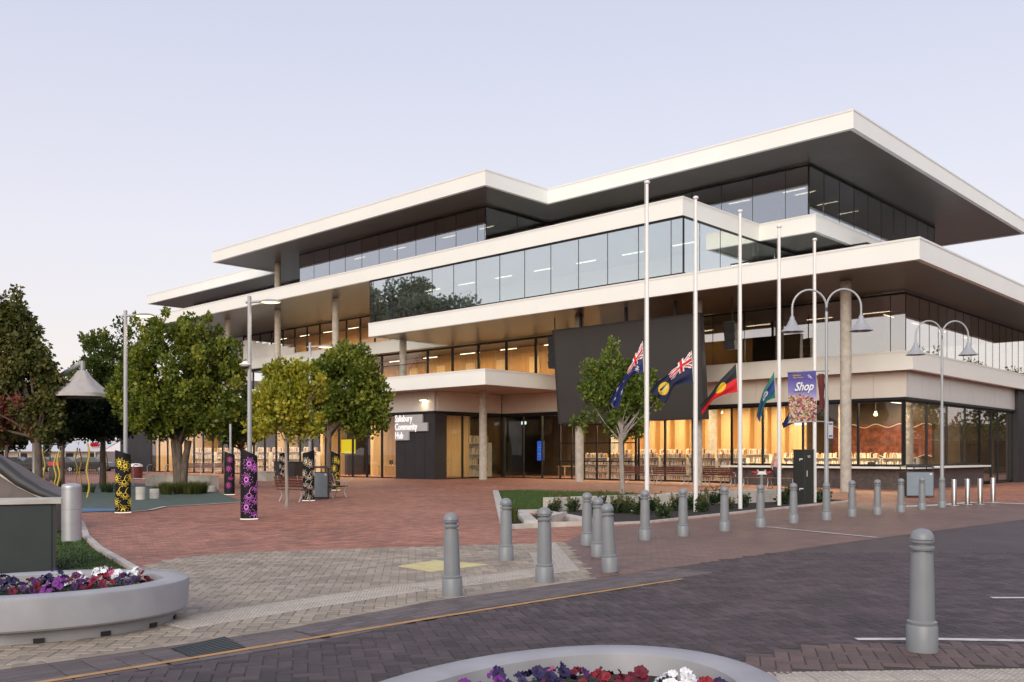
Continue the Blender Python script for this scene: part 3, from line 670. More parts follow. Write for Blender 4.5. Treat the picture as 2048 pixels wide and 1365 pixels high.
# grey end wall and the white screen above the terrace
m = MB(); m.bb(78.2, 88, 45.8, 46.2, Z1T, Z3); m.build('end_wall', 'grey_cladding', bld)
m = MB(); m.bb(79.7, 86, 37.6, 38.0, 0, Z1); m.build('end_wall', 'charcoal_panel', bld)
for k in range(8):
    m = MB(); s0 = 66.0 + k; m.bb(s0 + 0.008, s0 + 0.992, 43.35, 43.45, Z2T + 0.02, Z2T + 0.55 + 0.17 * k); m.build('screen_panel', 'white_panel', bld)
# columns
def column(s, t, z0, z1, r=0.235):
    m = MB(); x, y, _ = B(s, t); m.lathe([(r, z0 - 0.0), (r, z1)], (x, y, 0), 28); m.build('column', 'column_concrete', bld)
for s, z0, z1 in ((17.2, -0.02, Z2 + .03), (24.7, 0, Z2 + .03), (32.2, 0, Z2 + .03), (39.7, 0, Z1 + .03), (47.2, Z1T, Z2 + .03), (54.7, Z1T, Z3 + .03), (62.2, Z1T, Z3 + .03), (62.2, Z3T, ZR + .03), (69.7, Z1T, Z3 + .03)):
    column(s, 39.4, z0, z1)
for s in (17.3, 20.6, 28.4, 35.5): column(s, 46.9, 0.1, Z1 + .03, 0.25)
# terrace railing on the canopy
rail = MB(); rail.bb(43, 62, 37.9, 37.94, Z1T + 1.0, Z1T + 1.05); rail.bb(43, 62, 37.9, 37.94, Z1T + 0.08, Z1T + 0.11)
ro = rail.build('terrace_railing', 'black_metal', bld)
bmz = MB(); bmz.bb(43, 43.014, 37.91, 37.925, Z1T, Z1T + 1.0); bme = bmz.mesh('baluster', 'black_metal', wl_(bld))
for k in range(150):
    o = bpy.data.objects.new('baluster', bme); COL.objects.link(o); o.parent = ro
    d = B(k * 0.125, 0); o.location = (d[0], d[1], 0)
# inner walls
def wall(name, s0, s1, t0, t1, z0, z1, matn): m = MB(); m.bb(s0, s1, t0, t1, z0, z1); return m.build(name, matn, bld)
wall('back_wall', 24.2, 37.5, 50.0, 50.2, 0.1, Z1, 'timber_pale'); wall('back_wall', 16.8, 24.2, 53.0, 53.2, 0.1, Z1, 'timber_dark')
wall('back_wall', 37.5, 46, 52.0, 52.2, 0.1, Z1, 'timber_dark'); wall('back_wall', 46, 80, 44.2, 44.4, 0.1, Z1, 'timber_pale')
wall('back_wall', 16.5, 17.0, 60.5, 66, 0.1, Z1, 'timber_dark'); wall('back_wall', 24.3, 24.5, 50.2, 64.4, 0.1, Z1, 'timber_dark')
for k in range(11):
    wall('timber_fin', 25.2 + k * 1.12, 25.28 + k * 1.12, 49.5, 50.0, 0.1, Z1, 'timber_warm')
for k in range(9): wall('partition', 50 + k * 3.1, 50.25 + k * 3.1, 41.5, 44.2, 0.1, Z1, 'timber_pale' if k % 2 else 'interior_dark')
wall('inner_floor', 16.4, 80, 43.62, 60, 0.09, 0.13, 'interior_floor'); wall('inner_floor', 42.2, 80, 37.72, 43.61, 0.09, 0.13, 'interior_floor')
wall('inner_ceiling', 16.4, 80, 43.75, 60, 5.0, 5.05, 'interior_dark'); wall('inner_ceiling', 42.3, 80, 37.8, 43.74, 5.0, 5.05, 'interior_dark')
wall('back_wall', 33.5, 74, 47.6, 47.8, Z1T, Z2, 'timber_warm'); wall('back_wall', 20, 33.5, 50.6, 50.8, Z1T, Z2, 'interior_dark')
wall('partition', 26.0, 30.5, 47.0, 47.2, Z1T, Z2, 'timber_warm'); wall('partition', 22, 24.5, 48, 48.2, Z1T, Z2, 'timber_dark')
for k in range(7):
    wall('inner_door', 36 + k * 3.2, 36.95 + k * 3.2, 47.55, 47.58, Z1T, Z1T + 2.1, 'timber_pale')
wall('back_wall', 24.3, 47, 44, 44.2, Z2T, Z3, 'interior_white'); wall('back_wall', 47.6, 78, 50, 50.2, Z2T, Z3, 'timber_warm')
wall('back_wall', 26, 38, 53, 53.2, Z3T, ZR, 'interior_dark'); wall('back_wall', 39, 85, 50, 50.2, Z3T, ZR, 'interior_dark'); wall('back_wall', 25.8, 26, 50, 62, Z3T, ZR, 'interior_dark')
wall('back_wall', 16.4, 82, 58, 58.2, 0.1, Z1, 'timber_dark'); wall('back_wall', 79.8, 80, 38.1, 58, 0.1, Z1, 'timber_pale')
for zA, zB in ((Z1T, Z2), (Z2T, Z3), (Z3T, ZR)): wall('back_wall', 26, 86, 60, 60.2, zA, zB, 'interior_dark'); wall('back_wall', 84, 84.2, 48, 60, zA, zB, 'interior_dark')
wall('wall_panel', 18.2, 23.9, 52.9, 52.95, 1.5, 3.4, 'artwork_red')
for zz in (1.55, 3.3):
    m = MB(); m.tube([B(18.2 + k * 0.12, 52.82, zz + 0.10 * math.sin(k * 0.55)) for k in range(48)], 0.03, 5); m.build('wavy_band', 'shelf_white', bld)

# ------------------------------------------------------------------ lights inside, each a linear fitting with its own lamp
NLAMP = [0]
def strip_light(s, t, z, length, power, label, group, axis='s', col=(1.0, 0.77, 0.45), glow='tube_glow', wd=0.07):
    root = thing('linear_light', B(s, t, z), label, 'ceiling light', group)
    h = length / 2
    m = MB(); (m.bb(s - h, s + h, t - wd / 2, t + wd / 2, z, z + 0.06) if axis == 's' else m.bb(s - wd / 2, s + wd / 2, t - h, t + h, z, z + 0.06)); m.build('housing', 'shelf_white', root)
    m = MB(); (m.bb(s - h, s + h, t - wd / 2 + .01, t + wd / 2 - .01, z - 0.02, z - 0.001) if axis == 's' else m.bb(s - wd / 2 + .01, s + wd / 2 - .01, t - h, t + h, z - 0.02, z - 0.001)); m.build('diffuser', glow, root)
    if power: lamp('lamp', 'AREA', B(s, t, z - 0.03), power * 1.5, col, root, 0.12, length, rot=(0, 0, ANG + math.pi / 2 if axis == 's' else ANG))
    return root
G0 = 'linear lights on the ground floor'
for k, s in enumerate(rng(18.4, 36.5, 3.6)):
    for t in (45.2, 48.3): strip_light(s, t, 4.55, 2.8, 150, 'warm linear light hanging in the ground floor library', G0)
for k, s in enumerate(rng(47.5, 78, 4.2)):
    strip_light(s, 40.3, 4.55, 2.8, 175, 'warm linear light hanging in the left ground floor wing', 'linear lights in the left wing')
for t in (51.5, 56.5): strip_light(19.5, t, 4.5, 2.6, 60, 'warm linear light deep in the corner room', 'linear lights in the corner room', 't')
for s in (38.8, 41.0): strip_light(s, 46.0, 4.4, 1.8, 60, 'warm linear light behind the entrance doors', 'linear lights behind the entrance')
for s in rng(35.5, 72, 4.0): strip_light(s, 45.6, 8.85, 1.5, 70, 'warm linear light behind the first floor terrace glass', 'linear lights on the first floor', col=(1.0, 0.72, 0.38))
for s in (18.5, 21.5, 25.0, 28.5, 31.5): strip_light(s, 46.0, 8.75, 1.4, 14, 'warm linear light behind the right first floor glass', 'linear lights at the right of the first floor')
for t in (47.5, 51.5, 55.5, 59.5): strip_light(18.5, t, 8.75, 1.3, 12, 'warm linear light behind the end wall glass of the first floor', 'linear lights at the end wall of the first floor', 't')
for s in rng(26, 46, 3.2): strip_light(s, 40.2, 12.4, 1.4, 60, 'cool linear light behind the mirror glass band', 'linear lights behind the mirror glass', col=(1.0, 0.95, 0.85))
for s in rng(49, 76, 3.6): strip_light(s, 47.5, 12.35, 1.4, 60, 'warm linear light behind the set back second floor glass', 'linear lights on the second floor', col=(1.0, 0.72, 0.38))
for s in (23.2, 26.5, 30.5, 34.5): strip_light(s, 46.6, 15.9, 1.3, 14, 'warm linear light behind the right top floor glass', 'linear lights at the right of the top floor')
for t in (47.5, 50.3, 53.1): strip_light(23.0, t, 15.9, 1.2, 9, 'warm linear light behind the top floor end glass', 'linear lights at the top floor end wall', 's')
for s in (41, 44.5, 49.5, 54): strip_light(s, 41.0, 15.9, 1.2, 9, 'warm linear light in the middle of the top floor', 'linear lights in the middle of the top floor')
for s in rng(61, 84, 3.6): strip_light(s, 46.4, 15.9, 1.2, 10, 'warm linear light in the left top floor', 'linear lights at the left of the top floor')
# ------------------------------------------------------------------ things on and in the building
# big outdoor screen, top leaning out over the plaza
scr = thing('outdoor_screen', B(28.5, 39, 3.37), 'huge dark grey outdoor video screen hung before the columns', 'screen')
def tilt(s, z, d): return B(s, 39.05 - (z - 3.37) / 5.08 * 0.5 + d, z)
S0, S1, SZ0, SZ1 = 23.85, 33.15, 3.37, 8.45
def tbox(m, s0, s1, z0, z1, d0, d1):
    return m.hexa([tilt(s1, z0, d0), tilt(s0, z0, d0), tilt(s0, z0, d1), tilt(s1, z0, d1)], [tilt(s1, z1, d0), tilt(s0, z1, d0), tilt(s0, z1, d1), tilt(s1, z1, d1)])
m = MB(); tbox(m, S0 + .06, S1 - .06, SZ0 + .06, SZ1 - .06, -0.30, -0.02); m.build('screen_panel', 'screen_black', scr)
m = MB(); tbox(m, S0, S1, SZ1 - .06, SZ1, -0.33, 0.02); tbox(m, S0, S1, SZ0, SZ0 + .06, -0.33, 0.02); tbox(m, S0, S0 + .06, SZ0 + .06, SZ1 - .06, -0.33, 0.02); tbox(m, S1 - .06, S1, SZ0 + .06, SZ1 - .06, -0.33, 0.02); m.build('screen_frame', 'charcoal_panel', scr)
for s in (25.5, 28.5, 31.5):
    m = MB(); m.bb(s - .06, s + .06, 38.6, 38.72, SZ1 - 0.1, Z2 + 0.05); m.build('bracket', 'charcoal_panel', scr)
def speaker_array(s, t, z, label, n=4):
    r = thing('speaker_array', B(s, t, z), label, 'speaker')
    for k in range(n):
        m = MB(); m.hexa([B(s + .28, t - .22, z - .42 * k - .40), B(s - .28, t - .22, z - .42 * k - .40), B(s - .22, t + .22, z - .42 * k - .40), B(s + .22, t + .22, z - .42 * k - .40)],
                         [B(s + .28, t - .30, z - .42 * k), B(s - .28, t - .30, z - .42 * k), B(s - .22, t + .24, z - .42 * k), B(s + .22, t + .24, z - .42 * k)]); m.build('cabinet', 'black_metal', r)
    m = MB(); m.tube([B(s, t, z), B(s, t, Z2 + 0.05)], 0.03, 6); m.build('hanger', 'black_metal', r)
    m = MB(); m.bb(s - .3, s + .3, t - .3, t - .24, z + .02, z + .09); m.build('hanger', 'black_metal', r)
speaker_array(33.55, 38.9, 8.1, 'black hanging speaker array at the left edge of the screen')
speaker_array(22.9, 39.6, 7.95, 'black hanging speaker array at the right edge of the screen', 3)
# sign
sign = thing('building_sign', B(44, 37.5, 2.4), 'white stepped panel sign with raised lettering on charcoal wall', 'sign')
xr = (-D1[0], -D1[1], 0); fr_ = (-D2[0], -D2[1])
rows = (('Salisbury', 3.62, 4.13, 2.62), ('Community', 3.10, 3.615, 3.10), ('Hub', 2.56, 3.095, 1.36))
for txt, z0, z1, wd in rows:
    m = MB(); m.bb(45.62 - wd, 45.62, 37.40, 37.50, z0, z1); m.build('sign_panel', 'sign_panel', sign)
    me = put_text(txt, 0.60, B(45.58, 37.395, z0 + 0.10), xr, (0, 0, 1), 'sign_letter', sign, 0.02, sx=0.78 if txt != 'Community' else 0.74, spacing=1.0, offset=0.004)
# wall floodlight near the sign and dome cameras
fl = thing('wall_floodlight', B(42.8, 37.3, 5.05), 'small lit floodlight on the wall above the white sign', 'wall light')
m = MB(); m.bb(42.55, 43.05, 37.2, 37.45, 4.98, 5.06); m.build('lamp_head', 'white_trim', fl)
m = MB(); m.bb(42.58, 43.02, 37.22, 37.43, 4.96, 4.979); m.build('diffuser', 'down_glow', fl)
lamp('lamp', 'SPOT', B(42.8, 37.32, 4.94), 25, (1, 0.86, 0.6), fl, 0.08, rot=(math.radians(20), 0, 0), spread=2.4)
# bookshelves
def make_shelf(wd=1.8, tiers=3, ht=1.35):
    r = thing('bookshelf', (0, 0, 0), 'low white library shelf packed with books', 'bookshelf', 'bookshelves behind the library glass')
    m = MB(); m.box(-wd / 2, -wd / 2 + .03, -.18, .18, 0, ht); m.box(wd / 2 - .03, wd / 2, -.18, .18, 0, ht); m.box(-wd / 2 + .03, wd / 2 - .03, .15, .17, 0, ht); m.build('carcass', 'shelf_white', r, local=True)
    for k in range(tiers + 1):
        z = 0.06 + k * (ht - 0.08) / tiers; m = MB(); m.box(-wd / 2 + .03, wd / 2 - .03, -.18, .15, z, z + .025); m.build('shelf_board', 'shelf_white', r, local=True)
        m = MB(); x = -wd / 2 + .06
        while x < wd / 2 - .1:
            t = random.uniform(.02, .05); h = random.uniform(.18, .28)
            if random.random() < .85: m.box(x, x + t * .92, -.16, .02, z + .026, z + .026 + h, random.randrange(6))
            x += t
        tag(m.build('books', ['flag_white', 'timber_pale', 'bench_wood', 'interior_white', 'timber_warm', 'shelf_white'], r, local=True), kind='stuff')
    return r
sh = make_shelf(); us = []
FRZ = ANG - math.pi                                # local x along the front, to the right
n_ = 0
for s in rng(26.3, 36.5, 1.9):
    place(sh, us, B(s, 45.6, 0.13), FRZ, 'low white library shelf packed with books, front row', 'bookshelves of the front row')
for s in rng(18.6, 24.6, 1.9):
    place(sh, us, B(s, 49.4, 0.13), FRZ, 'low white bookshelf behind the brick plinth windows', 'bookshelves behind the plinth')
for s in rng(26.3, 36, 1.9):
    place(sh, us, B(s, 48.2, 0.13), FRZ, 'low white library shelf packed with books, rear row', 'bookshelves of the rear row', (1, 1, 1.15))
for s in rng(60, 78, 2.2):
    place(sh, us, B(s, 41.0, 0.13), FRZ, 'white bookshelf in the left wing behind the trees', 'bookshelves in the left wing', (1, 1, 1.3))
place(sh, us, B(43.2, 42.6, 0.13), FRZ, 'tall full bookshelf beside the entrance glass', 'entrance bookshelves', (1, 1, 1.7))
# hanging blue display and desk in the entrance
ds = thing('hanging_display', B(39.55, 44.5, 1.2), 'hanging portrait display glowing blue inside the entrance', 'display')
m = MB(); m.bb(39.25, 39.85, 44.45, 44.53, 1.25, 2.55); m.build('display_case', 'black_metal', ds)
m = MB(); m.bb(39.28, 39.82, 44.43, 44.449, 1.28, 2.52); m.build('display_panel', 'blue_screen', ds)
m = MB(); m.tube([B(39.55, 44.5, 2.55), B(39.55, 44.5, 5.0)], 0.015, 6); m.build('drop_rod', 'black_metal', ds)
for k in range(7): m = MB(); m.bb(39.34, 39.34 + 0.2 + 0.2 * ((k * 7) % 3) / 2, 44.418, 44.4285, 1.4 + k * 0.14, 1.44 + k * 0.14); m.build('text_line', 'shelf_white', ds)
def desk(s, t, label):
    r = thing('service_desk', B(s, t, 0.13), label, 'desk')
    m = MB(); m.bb(s - 1, s + 1, t - .35, t + .35, 0.88, 0.93); m.build('desk_top', 'timber_pale', r)
    for a in (-.9, .9):
        for b in (-.28, .28): m = MB(); m.bb(s + a - .03, s + a + .03, t + b - .03, t + b + .03, .13, .88); m.build('leg', 'timber_pale', r)
    m = MB(); m.bb(s - .3, s + .1, t - .02, t + .02, 1.0, 1.28); m.bb(s - .12, s - .08, t - .03, t + .03, .93, 1.0); m.build('monitor', 'black_metal', r)
desk(38.0, 45.8, 'timber service desk with monitor inside the entrance'); desk(19.5, 47.6, 'timber desk behind the corner window'); desk(50, 40.6, 'timber table behind the left wing glass')
ys = thing('wall_display', B(54.3, 40.2, 1.6), 'bright yellow landscape display inside the left wing', 'display')
m = MB(); m.bb(53.5, 55.1, 40.2, 40.26, 1.75, 2.75); m.build('display_panel', 'yellow_screen', ys); m = MB(); m.bb(53.45, 55.15, 40.262, 40.32, 1.7, 2.8); m.build('display_case', 'black_metal', ys)
m = MB(); m.bb(54.2, 54.4, 40.27, 40.33, 0.13, 1.7); m.build('stand', 'black_metal', ys)
rf = thing('red_flower_display', B(46.6, 39.6, 0.13), 'large bouquet of red flowers on a table behind the glass', 'flowers')
m = MB(); m.bb(46.2, 47.0, 39.3, 39.9, 0.13, 0.85); m.build('table', 'shelf_white', rf)
m = MB()
for k in range(60):
    a, b, r = random.uniform(0, 6.28), random.uniform(-.3, 1.2), 0.5 * random.random() ** .4; x, y, _ = B(46.6, 39.6)
    m.lathe([(0.001, -.07), (.08, 0), (.001, .05)], (x + r * math.cos(a), y + r * math.sin(a), 1.25 + .42 * math.sin(b) * (1 - r * .5)), 6)
tag(m.build('blooms', 'flag_red', rf), kind='stuff')
ex = thing('exit_sign', B(40.8, 44.2, 3.9), 'small bright exit sign inside the entrance doors', 'sign'); m = MB(); m.bb(40.6, 41.0, 44.2, 44.25, 3.62, 3.82); m.build('panel', 'exit_glow', ex); m = MB(); m.bb(40.78, 40.82, 44.21, 44.24, 3.82, 5.0); m.build('hanger', 'black_metal', ex)
ex = thing('exit_sign', B(36.3, 44.6, 3.6), 'small bright exit sign behind the gridded glass', 'sign'); m = MB(); m.bb(36.05, 36.55, 44.6, 44.65, 3.15, 3.42); m.build('panel', 'exit_glow', ex); m = MB(); m.bb(36.28, 36.32, 44.61, 44.64, 3.42, 5.0); m.build('hanger', 'black_metal', ex)
ex = thing('exit_sign', B(22.2, 45.3, 3.6), 'small bright exit sign behind the plinth window', 'sign'); m = MB(); m.bb(21.9, 22.5, 45.3, 45.35, 3.2, 3.42); m.build('panel', 'exit_glow', ex); m = MB(); m.bb(22.18, 22.22, 45.31, 45.34, 3.42, 5.0); m.build('hanger', 'black_metal', ex)
# pendant spotlights
def downlight(s, t, z, label, group, power=0, r=0.07):
    q = thing('spotlight', B(s, t, z), label, 'spotlight', group); x, y, _ = B(s, t)
    m = MB(); m.lathe([(.03, .16), (r, .02), (r, 0.0)], (x, y, z), 10); m.build('housing', 'shelf_white', q)
    m = MB(); m.lathe([(.001, -.02), (r * .8, 0.0)], (x, y, z - .002), 10); m.build('bulb', 'down_glow', q)
    m = MB(); m.tube([(x, y, z + .15), (x, y, 5.0 if z < 5.2 else z + .4)], .012, 5); m.build('stem', 'black_metal', q)
for s, t in ((33.2, 45.2), (30.6, 44.9), (28.3, 45.1), (26.6, 44.9), (24.4, 45.0), (36.0, 46.2)): downlight(s, t, 3.95, 'small warm spotlight under the library ceiling', 'spotlights under the library ceiling')
bs_ = thing('spotlight', B(18.55, 46.0, 3.7), 'brightest spotlight behind the corner window', 'spotlight'); x, y, _ = B(18.55, 46.0)
m = MB(); m.lathe([(.05, .2), (.11, .02), (.11, 0)], (x, y, 3.62), 12); m.build('housing', 'shelf_white', bs_); m = MB(); m.lathe([(.001, -.05), (.07, -.03), (.10, 0)], (x, y, 3.618), 12); m.build('bulb', 'lamp_glow', bs_)
m = MB(); m.tube([(x, y, 3.8), (x, y, 5.0)], .015, 5); m.build('stem', 'black_metal', bs_)

# ------------------------------------------------------------------ bollards
def make_bollard():
    r = thing('bollard', (0, 0, 0), 'bollard', 'bollard')
    m = MB(); m.lathe([(.118, 0), (.118, .195), (.108, .212), (.112, .220), (.112, .235), (.096, .246), (.090, .60), (.084, .775)], seg=28); m.build('shaft', 'bollard_grey', r, local=True)
    m = MB(); m.lathe([(.067, .775), (.065, .797), (.088, .800), (.092, .808), (.092, .826), (.086, .832), (.066, .834), (.066, .853), (.088, .856), (.092, .862), (.092, .876), (.080, .882)], seg=28); m.build('neck_rings', 'bollard_grey', r, local=True)
    m = MB(); m.lathe([(.078, .882), (.090, .884), (.089, .897), (.083, .922), (.068, .946), (.042, .963), (.001, .970)], seg=28); m.build('domed_cap', 'bollard_grey', r, local=True)
    return r
bo = make_bollard(); ub = []
BG = 'grey cast bollards round the crossing'
for (u, v, sc, lb) in ((905, 1195, 1, 'grey ringed bollard leftmost on the tan footpath by the road'), (1012, 1123, 1, 'grey ringed bollard at the tip of the lawn wedge'), (1089, 1168, 1, 'grey ringed bollard on the tactile strip beside the road'),
                       (1220, 1146, .99, 'nearest of the three clustered grey bollards, slightly leaning'), (1196, 1116, .99, 'middle one of the three clustered grey bollards'), (1174, 1093, .99, 'farthest of the three clustered grey bollards')):
    o = place(bo, ub, (*gp(u, v - 1)[:2], 0.008), random.uniform(0, 6), lb, BG, (1, 1, sc))
    if u == 1220: o.rotation_euler = (0.0, math.radians(-2.6), 0)
    if u == 905: o.rotation_euler = (0.0, math.radians(-1.2), 0)
place(bo, ub, (*gp(1844, 1305)[:2], 0.012), 0, 'largest grey bollard standing alone in the right foreground', BG, (1.06, 1.06, 1.055))
rowb = ((1290, 1081), (1366, 1073), (1449, 1063), (1521, 1055), (1587, 1047), (1704, 1034), (1755, 1030), (1802, 1025), (1844, 1020))
for k, (u, v) in enumerate(rowb):
    place(bo, ub, (*gp(u, v)[:2], 0.004), 0, ORD[k].capitalize() + ' grey bollard from the left in the long row before the flagpoles', 'grey bollards in the long row', (1, 1, 1.0))
ss = thing('steel_bollard', (0, 0, 0), 'x', 'bollard', 'stainless steel bollards')
m = MB(); m.lathe([(.075, 0), (.075, .84), (.070, .85), (.001, .852)], seg=24); m.build('tube', 'stainless', ss, local=True)
m = MB(); m.lathe([(.15, 0), (.15, .012), (.077, .014)], seg=24); m.build('base_flange', 'concrete', ss, local=True); us2 = []
for k, (u, v) in enumerate(((1908, 1013), (1935, 1011), (1960, 1010), (1986, 1006.5))):
    place(ss, us2, (*gp(u, v)[:2], 0.016), 0, ORD[k].capitalize() + ' shiny steel tube bollard from the left beside the street lamp')
x, y, _ = gp(143, 1085)
r = thing('silver_pillar', (x, y, 0.02), 'thick silver tube pillar standing in the left lawn', 'pillar')
m = MB(); m.lathe([(.175, 0), (.175, .98), (.178, .982), (.178, 1.02)], (x, y, .02), 32); m.build('tube', 'galvanised', r); m = MB(); m.lathe([(.178, 1.02), (.172, 1.05), (.14, 1.075), (.08, 1.09), (.001, 1.094)], (x, y, .02), 32); m.build('domed_cap', 'galvanised', r)
m = MB(); m.lathe([(.177, .60), (.177, .606)], (x, y, .02), 32); m.build('seam', 'bin_grey', r); 
# service cabinet
x, y, _ = gp(111, 1150); ca_, sa_ = math.cos(.44), math.sin(.44)
def cbp(lx, ly): return (x + ca_ * lx - sa_ * ly, y + sa_ * lx + ca_ * ly)
cb = thing('service_cabinet', (*cbp(-.6, .4), 0), 'dark green metal service cabinet with pale lid at the left', 'cabinet')
m = MB(); m.obox(cbp(-.62, .37), .44, 1.24, 0.74, 0.02, 0.98); m.build('body', 'cabinet_green', cb)
m = MB(); m.obox(cbp(-.60, .37), .44, 1.34, 0.84, 0.98, 1.035); m.build('lid', 'concrete', cb)
m = MB(); m.obox(cbp(-.38, -.008), .44, 0.66, 0.016, 0.06, 0.96); m.build('door', 'cabinet_green', cb)
m = MB(); m.obox(cbp(-.72, -.012), .44, 0.014, 0.02, 0.05, 0.97); m.build('door_gap', 'black_metal', cb)

# ------------------------------------------------------------------ planters with petunias
def make_planter(cx, cy, a, b, rot, label):
    r = thing('oval_planter', (cx, cy, 0.01), label, 'planter'); N = 72
    def ring(fa, z): return [(cx + fa[0] * math.cos(t) * math.cos(rot) - fa[1] * math.sin(t) * math.sin(rot), cy + fa[0] * math.cos(t) * math.sin(rot) + fa[1] * math.sin(t) * math.cos(rot), z) for t in (2 * math.pi * k / N for k in range(N))]
    def shell(rings, name, matn, cap=None):
        m = MB(); vs = [p for q in rings for p in q]; fs = []
        for i in range(len(rings) - 1):
            for k in range(N): fs.append((i * N + k, i * N + (k + 1) % N, (i + 1) * N + (k + 1) % N, (i + 1) * N + k))
        if cap == 'top': fs.append(tuple((len(rings) - 1) * N + k for k in range(N)))
        m.add(vs, fs, 0, True); return m.build(name, matn, r)
    shell([ring((a - .10, b - .10), 0.13), ring((a - .03, b - .03), 0.132), ring((a - .015, b - .015), .15), ring((a, b), 0.40), ring((a - .006, b - .006), .422), ring((a - .02, b - .02), .43), ring((a - .23, b - .23), .432), ring((a - .25, b - .25), .42), ring((a - .27, b - .27), .28)], 'bowl', 'planter_concrete')
    shell([ring((a - .14, b - .14), 0.005), ring((a - .13, b - .13), 0.135)], 'plinth', 'planter_concrete')
    shell([ring((a - .255, b - .255), .30), ring(((a - .25) * .6, (b - .25) * .6), .335), ring((.02, .02), .345)], 'soil', 'mulch', 'top')
    for t in ((rot + 0.1) , ):
        for k in range(14):
            an = 2 * math.pi * (k + .5) / 14; p = (cx + (a - .135) * math.cos(an) * math.cos(rot) - (b - .135) * math.sin(an) * math.sin(rot), cy + (a - .135) * math.cos(an) * math.sin(rot) + (b - .135) * math.sin(an) * math.cos(rot))
            m = MB(); m.obox(p, math.atan2((b) * math.cos(an), -(a) * math.sin(an)) + rot, 0.085, 0.03, 0.012, 0.055); m.build('drain_notch', 'black_metal', r)
    return r
make_planter(-4.52, 8.80, 1.38, 1.0, .4896, 'oval pale concrete planter of petunias at the left')
make_planter(0.19, 4.38, 1.70, 1.10, 1.055, 'oval pale concrete planter in the bottom foreground')
def blossom_mesh(matn, size):
    m = MB(); n = 20; vs = [(0, 0, -size * .55)]
    for (rr, zz, amp) in ((.22, -.18, 0), (.62, .02, .05), (1.0, .0, .16)):
        for k in range(n):
            a = 2 * math.pi * k / n; lob = 1 - .13 * (1 if rr > .5 else 0) * (0.5 + 0.5 * math.cos(5 * a + math.pi)) * 1.4
            vs.append((size * rr * lob * math.cos(a), size * rr * lob * math.sin(a), size * (zz + amp * math.sin(5 * a * 2 + 1) + (0.06 * math.cos(3 * a) if rr > .9 else 0))))
    fs = [(0, 1 + (k + 1) % n, 1 + k) for k in range(n)]
    for i in range(2):
        for k in range(n): fs.append((1 + i * n + k, 1 + i * n + (k + 1) % n, 1 + (i + 1) * n + (k + 1) % n, 1 + (i + 1) * n + k))
    m.add(vs, fs, 0, True); return m.mesh('blossom', matn)
BM = {c: [blossom_mesh('petal_' + c, s_) for s_ in (.030, .036, .042)] for c in ('white', 'purple', 'navy', 'crimson', 'pink', 'violet', 'red')}
def petunia(x, y, z, col, R, n, label, group, ht=0.14):
    r = thing('petunia_plant', (x, y, z), label, 'flowers', group); m = MB()
    for k in range(int(130 * (R / .16) ** 2)):
        a, rr = random.uniform(0, 6.28), R * 1.1 * random.random() ** .5; zz = ht * (1 - (rr / R / 1.2) ** 2) * random.uniform(.1, 1.0)
        px, py, pz = rr * math.cos(a), rr * math.sin(a), zz; d = random.uniform(0, 6.28); L = random.uniform(.025, .045); wd = L * .38; up = random.uniform(-.2, .8)
        dx, dy = math.cos(d), math.sin(d); m.add([(px, py, pz), (px + dx * L * .5 - dy * wd, py + dy * L * .5 + dx * wd, pz + L * .4 * up), (px + dx * L, py + dy * L, pz + L * up * .6), (px + dx * L * .5 + dy * wd, py + dy * L * .5 - dx * wd, pz + L * .4 * up)], [(0, 1, 2, 3)])
    for k in range(7): a = random.uniform(0, 6.28); m.tube([(0, 0, -.03), (R * .4 * math.cos(a), R * .4 * math.sin(a), ht * .5), (R * .8 * math.cos(a), R * .8 * math.sin(a), ht * .6)], .003, 4)
    tag(m.build('foliage', 'flower_leaf', r, local=True), kind='stuff')
    cs = col if isinstance(col, (list, tuple)) else [col]
    for k in range(n):
        a = random.uniform(0, 6.28); rr = R * random.random() ** .55; zz = ht * (1.05 - .75 * (rr / R) ** 2) + random.uniform(0, .035)
        o = bpy.data.objects.new('blossom', random.choice(BM[random.choice(cs)])); COL.objects.link(o); o.parent = r
        o.location = (rr * math.cos(a), rr * math.sin(a), zz); t = random.uniform(.2, 1.1); dirv = Vector((math.cos(a) * t + random.uniform(-.4, .4), math.sin(a) * t + random.uniform(-.4, .4) - .35, .8))
        o.rotation_euler = dirv.to_track_quat('Z', 'Y').to_euler()
    return r
zf = .43
PLs = 'petunias in the left planter'
for (u, v, c, R, n) in ((205, 1158, 'white', .13, 16), (240, 1163, 'white', .09, 9), (272, 1158, 'white', .11, 10), (150, 1163, 'white', .10, 6), (205, 1172, ('crimson', 'red'), .13, 14), (255, 1170, ('navy', 'purple'), .13, 12), (285, 1165, ('red', 'crimson'), .08, 7),
                     (175, 1172, ('pink', 'violet'), .11, 9), (150, 1176, ('crimson', 'purple'), .13, 12), (118, 1182, 'violet', .15, 20), (95, 1176, 'navy', .15, 14), (60, 1180, ('crimson', 'purple'), .13, 12), (25, 1182, ('navy', 'crimson'), .14, 14), (-20, 1180, ('crimson', 'purple'), .16, 12), (110, 1164, 'navy', .12, 9), (5, 1172, ('navy', 'purple'), .12, 8), (228, 1158, ('crimson', 'pink'), .10, 8)):
    p = at(u, v, (H - .40) * F / (v - VH)); cn = c if isinstance(c, str) else ' and '.join(c)
    petunia(p[0], p[1], .345, c, R, n, {'navy': 'dark navy', 'violet': 'bright violet'}.get(cn, cn) + ' petunias blooming in the left oval planter', PLs)
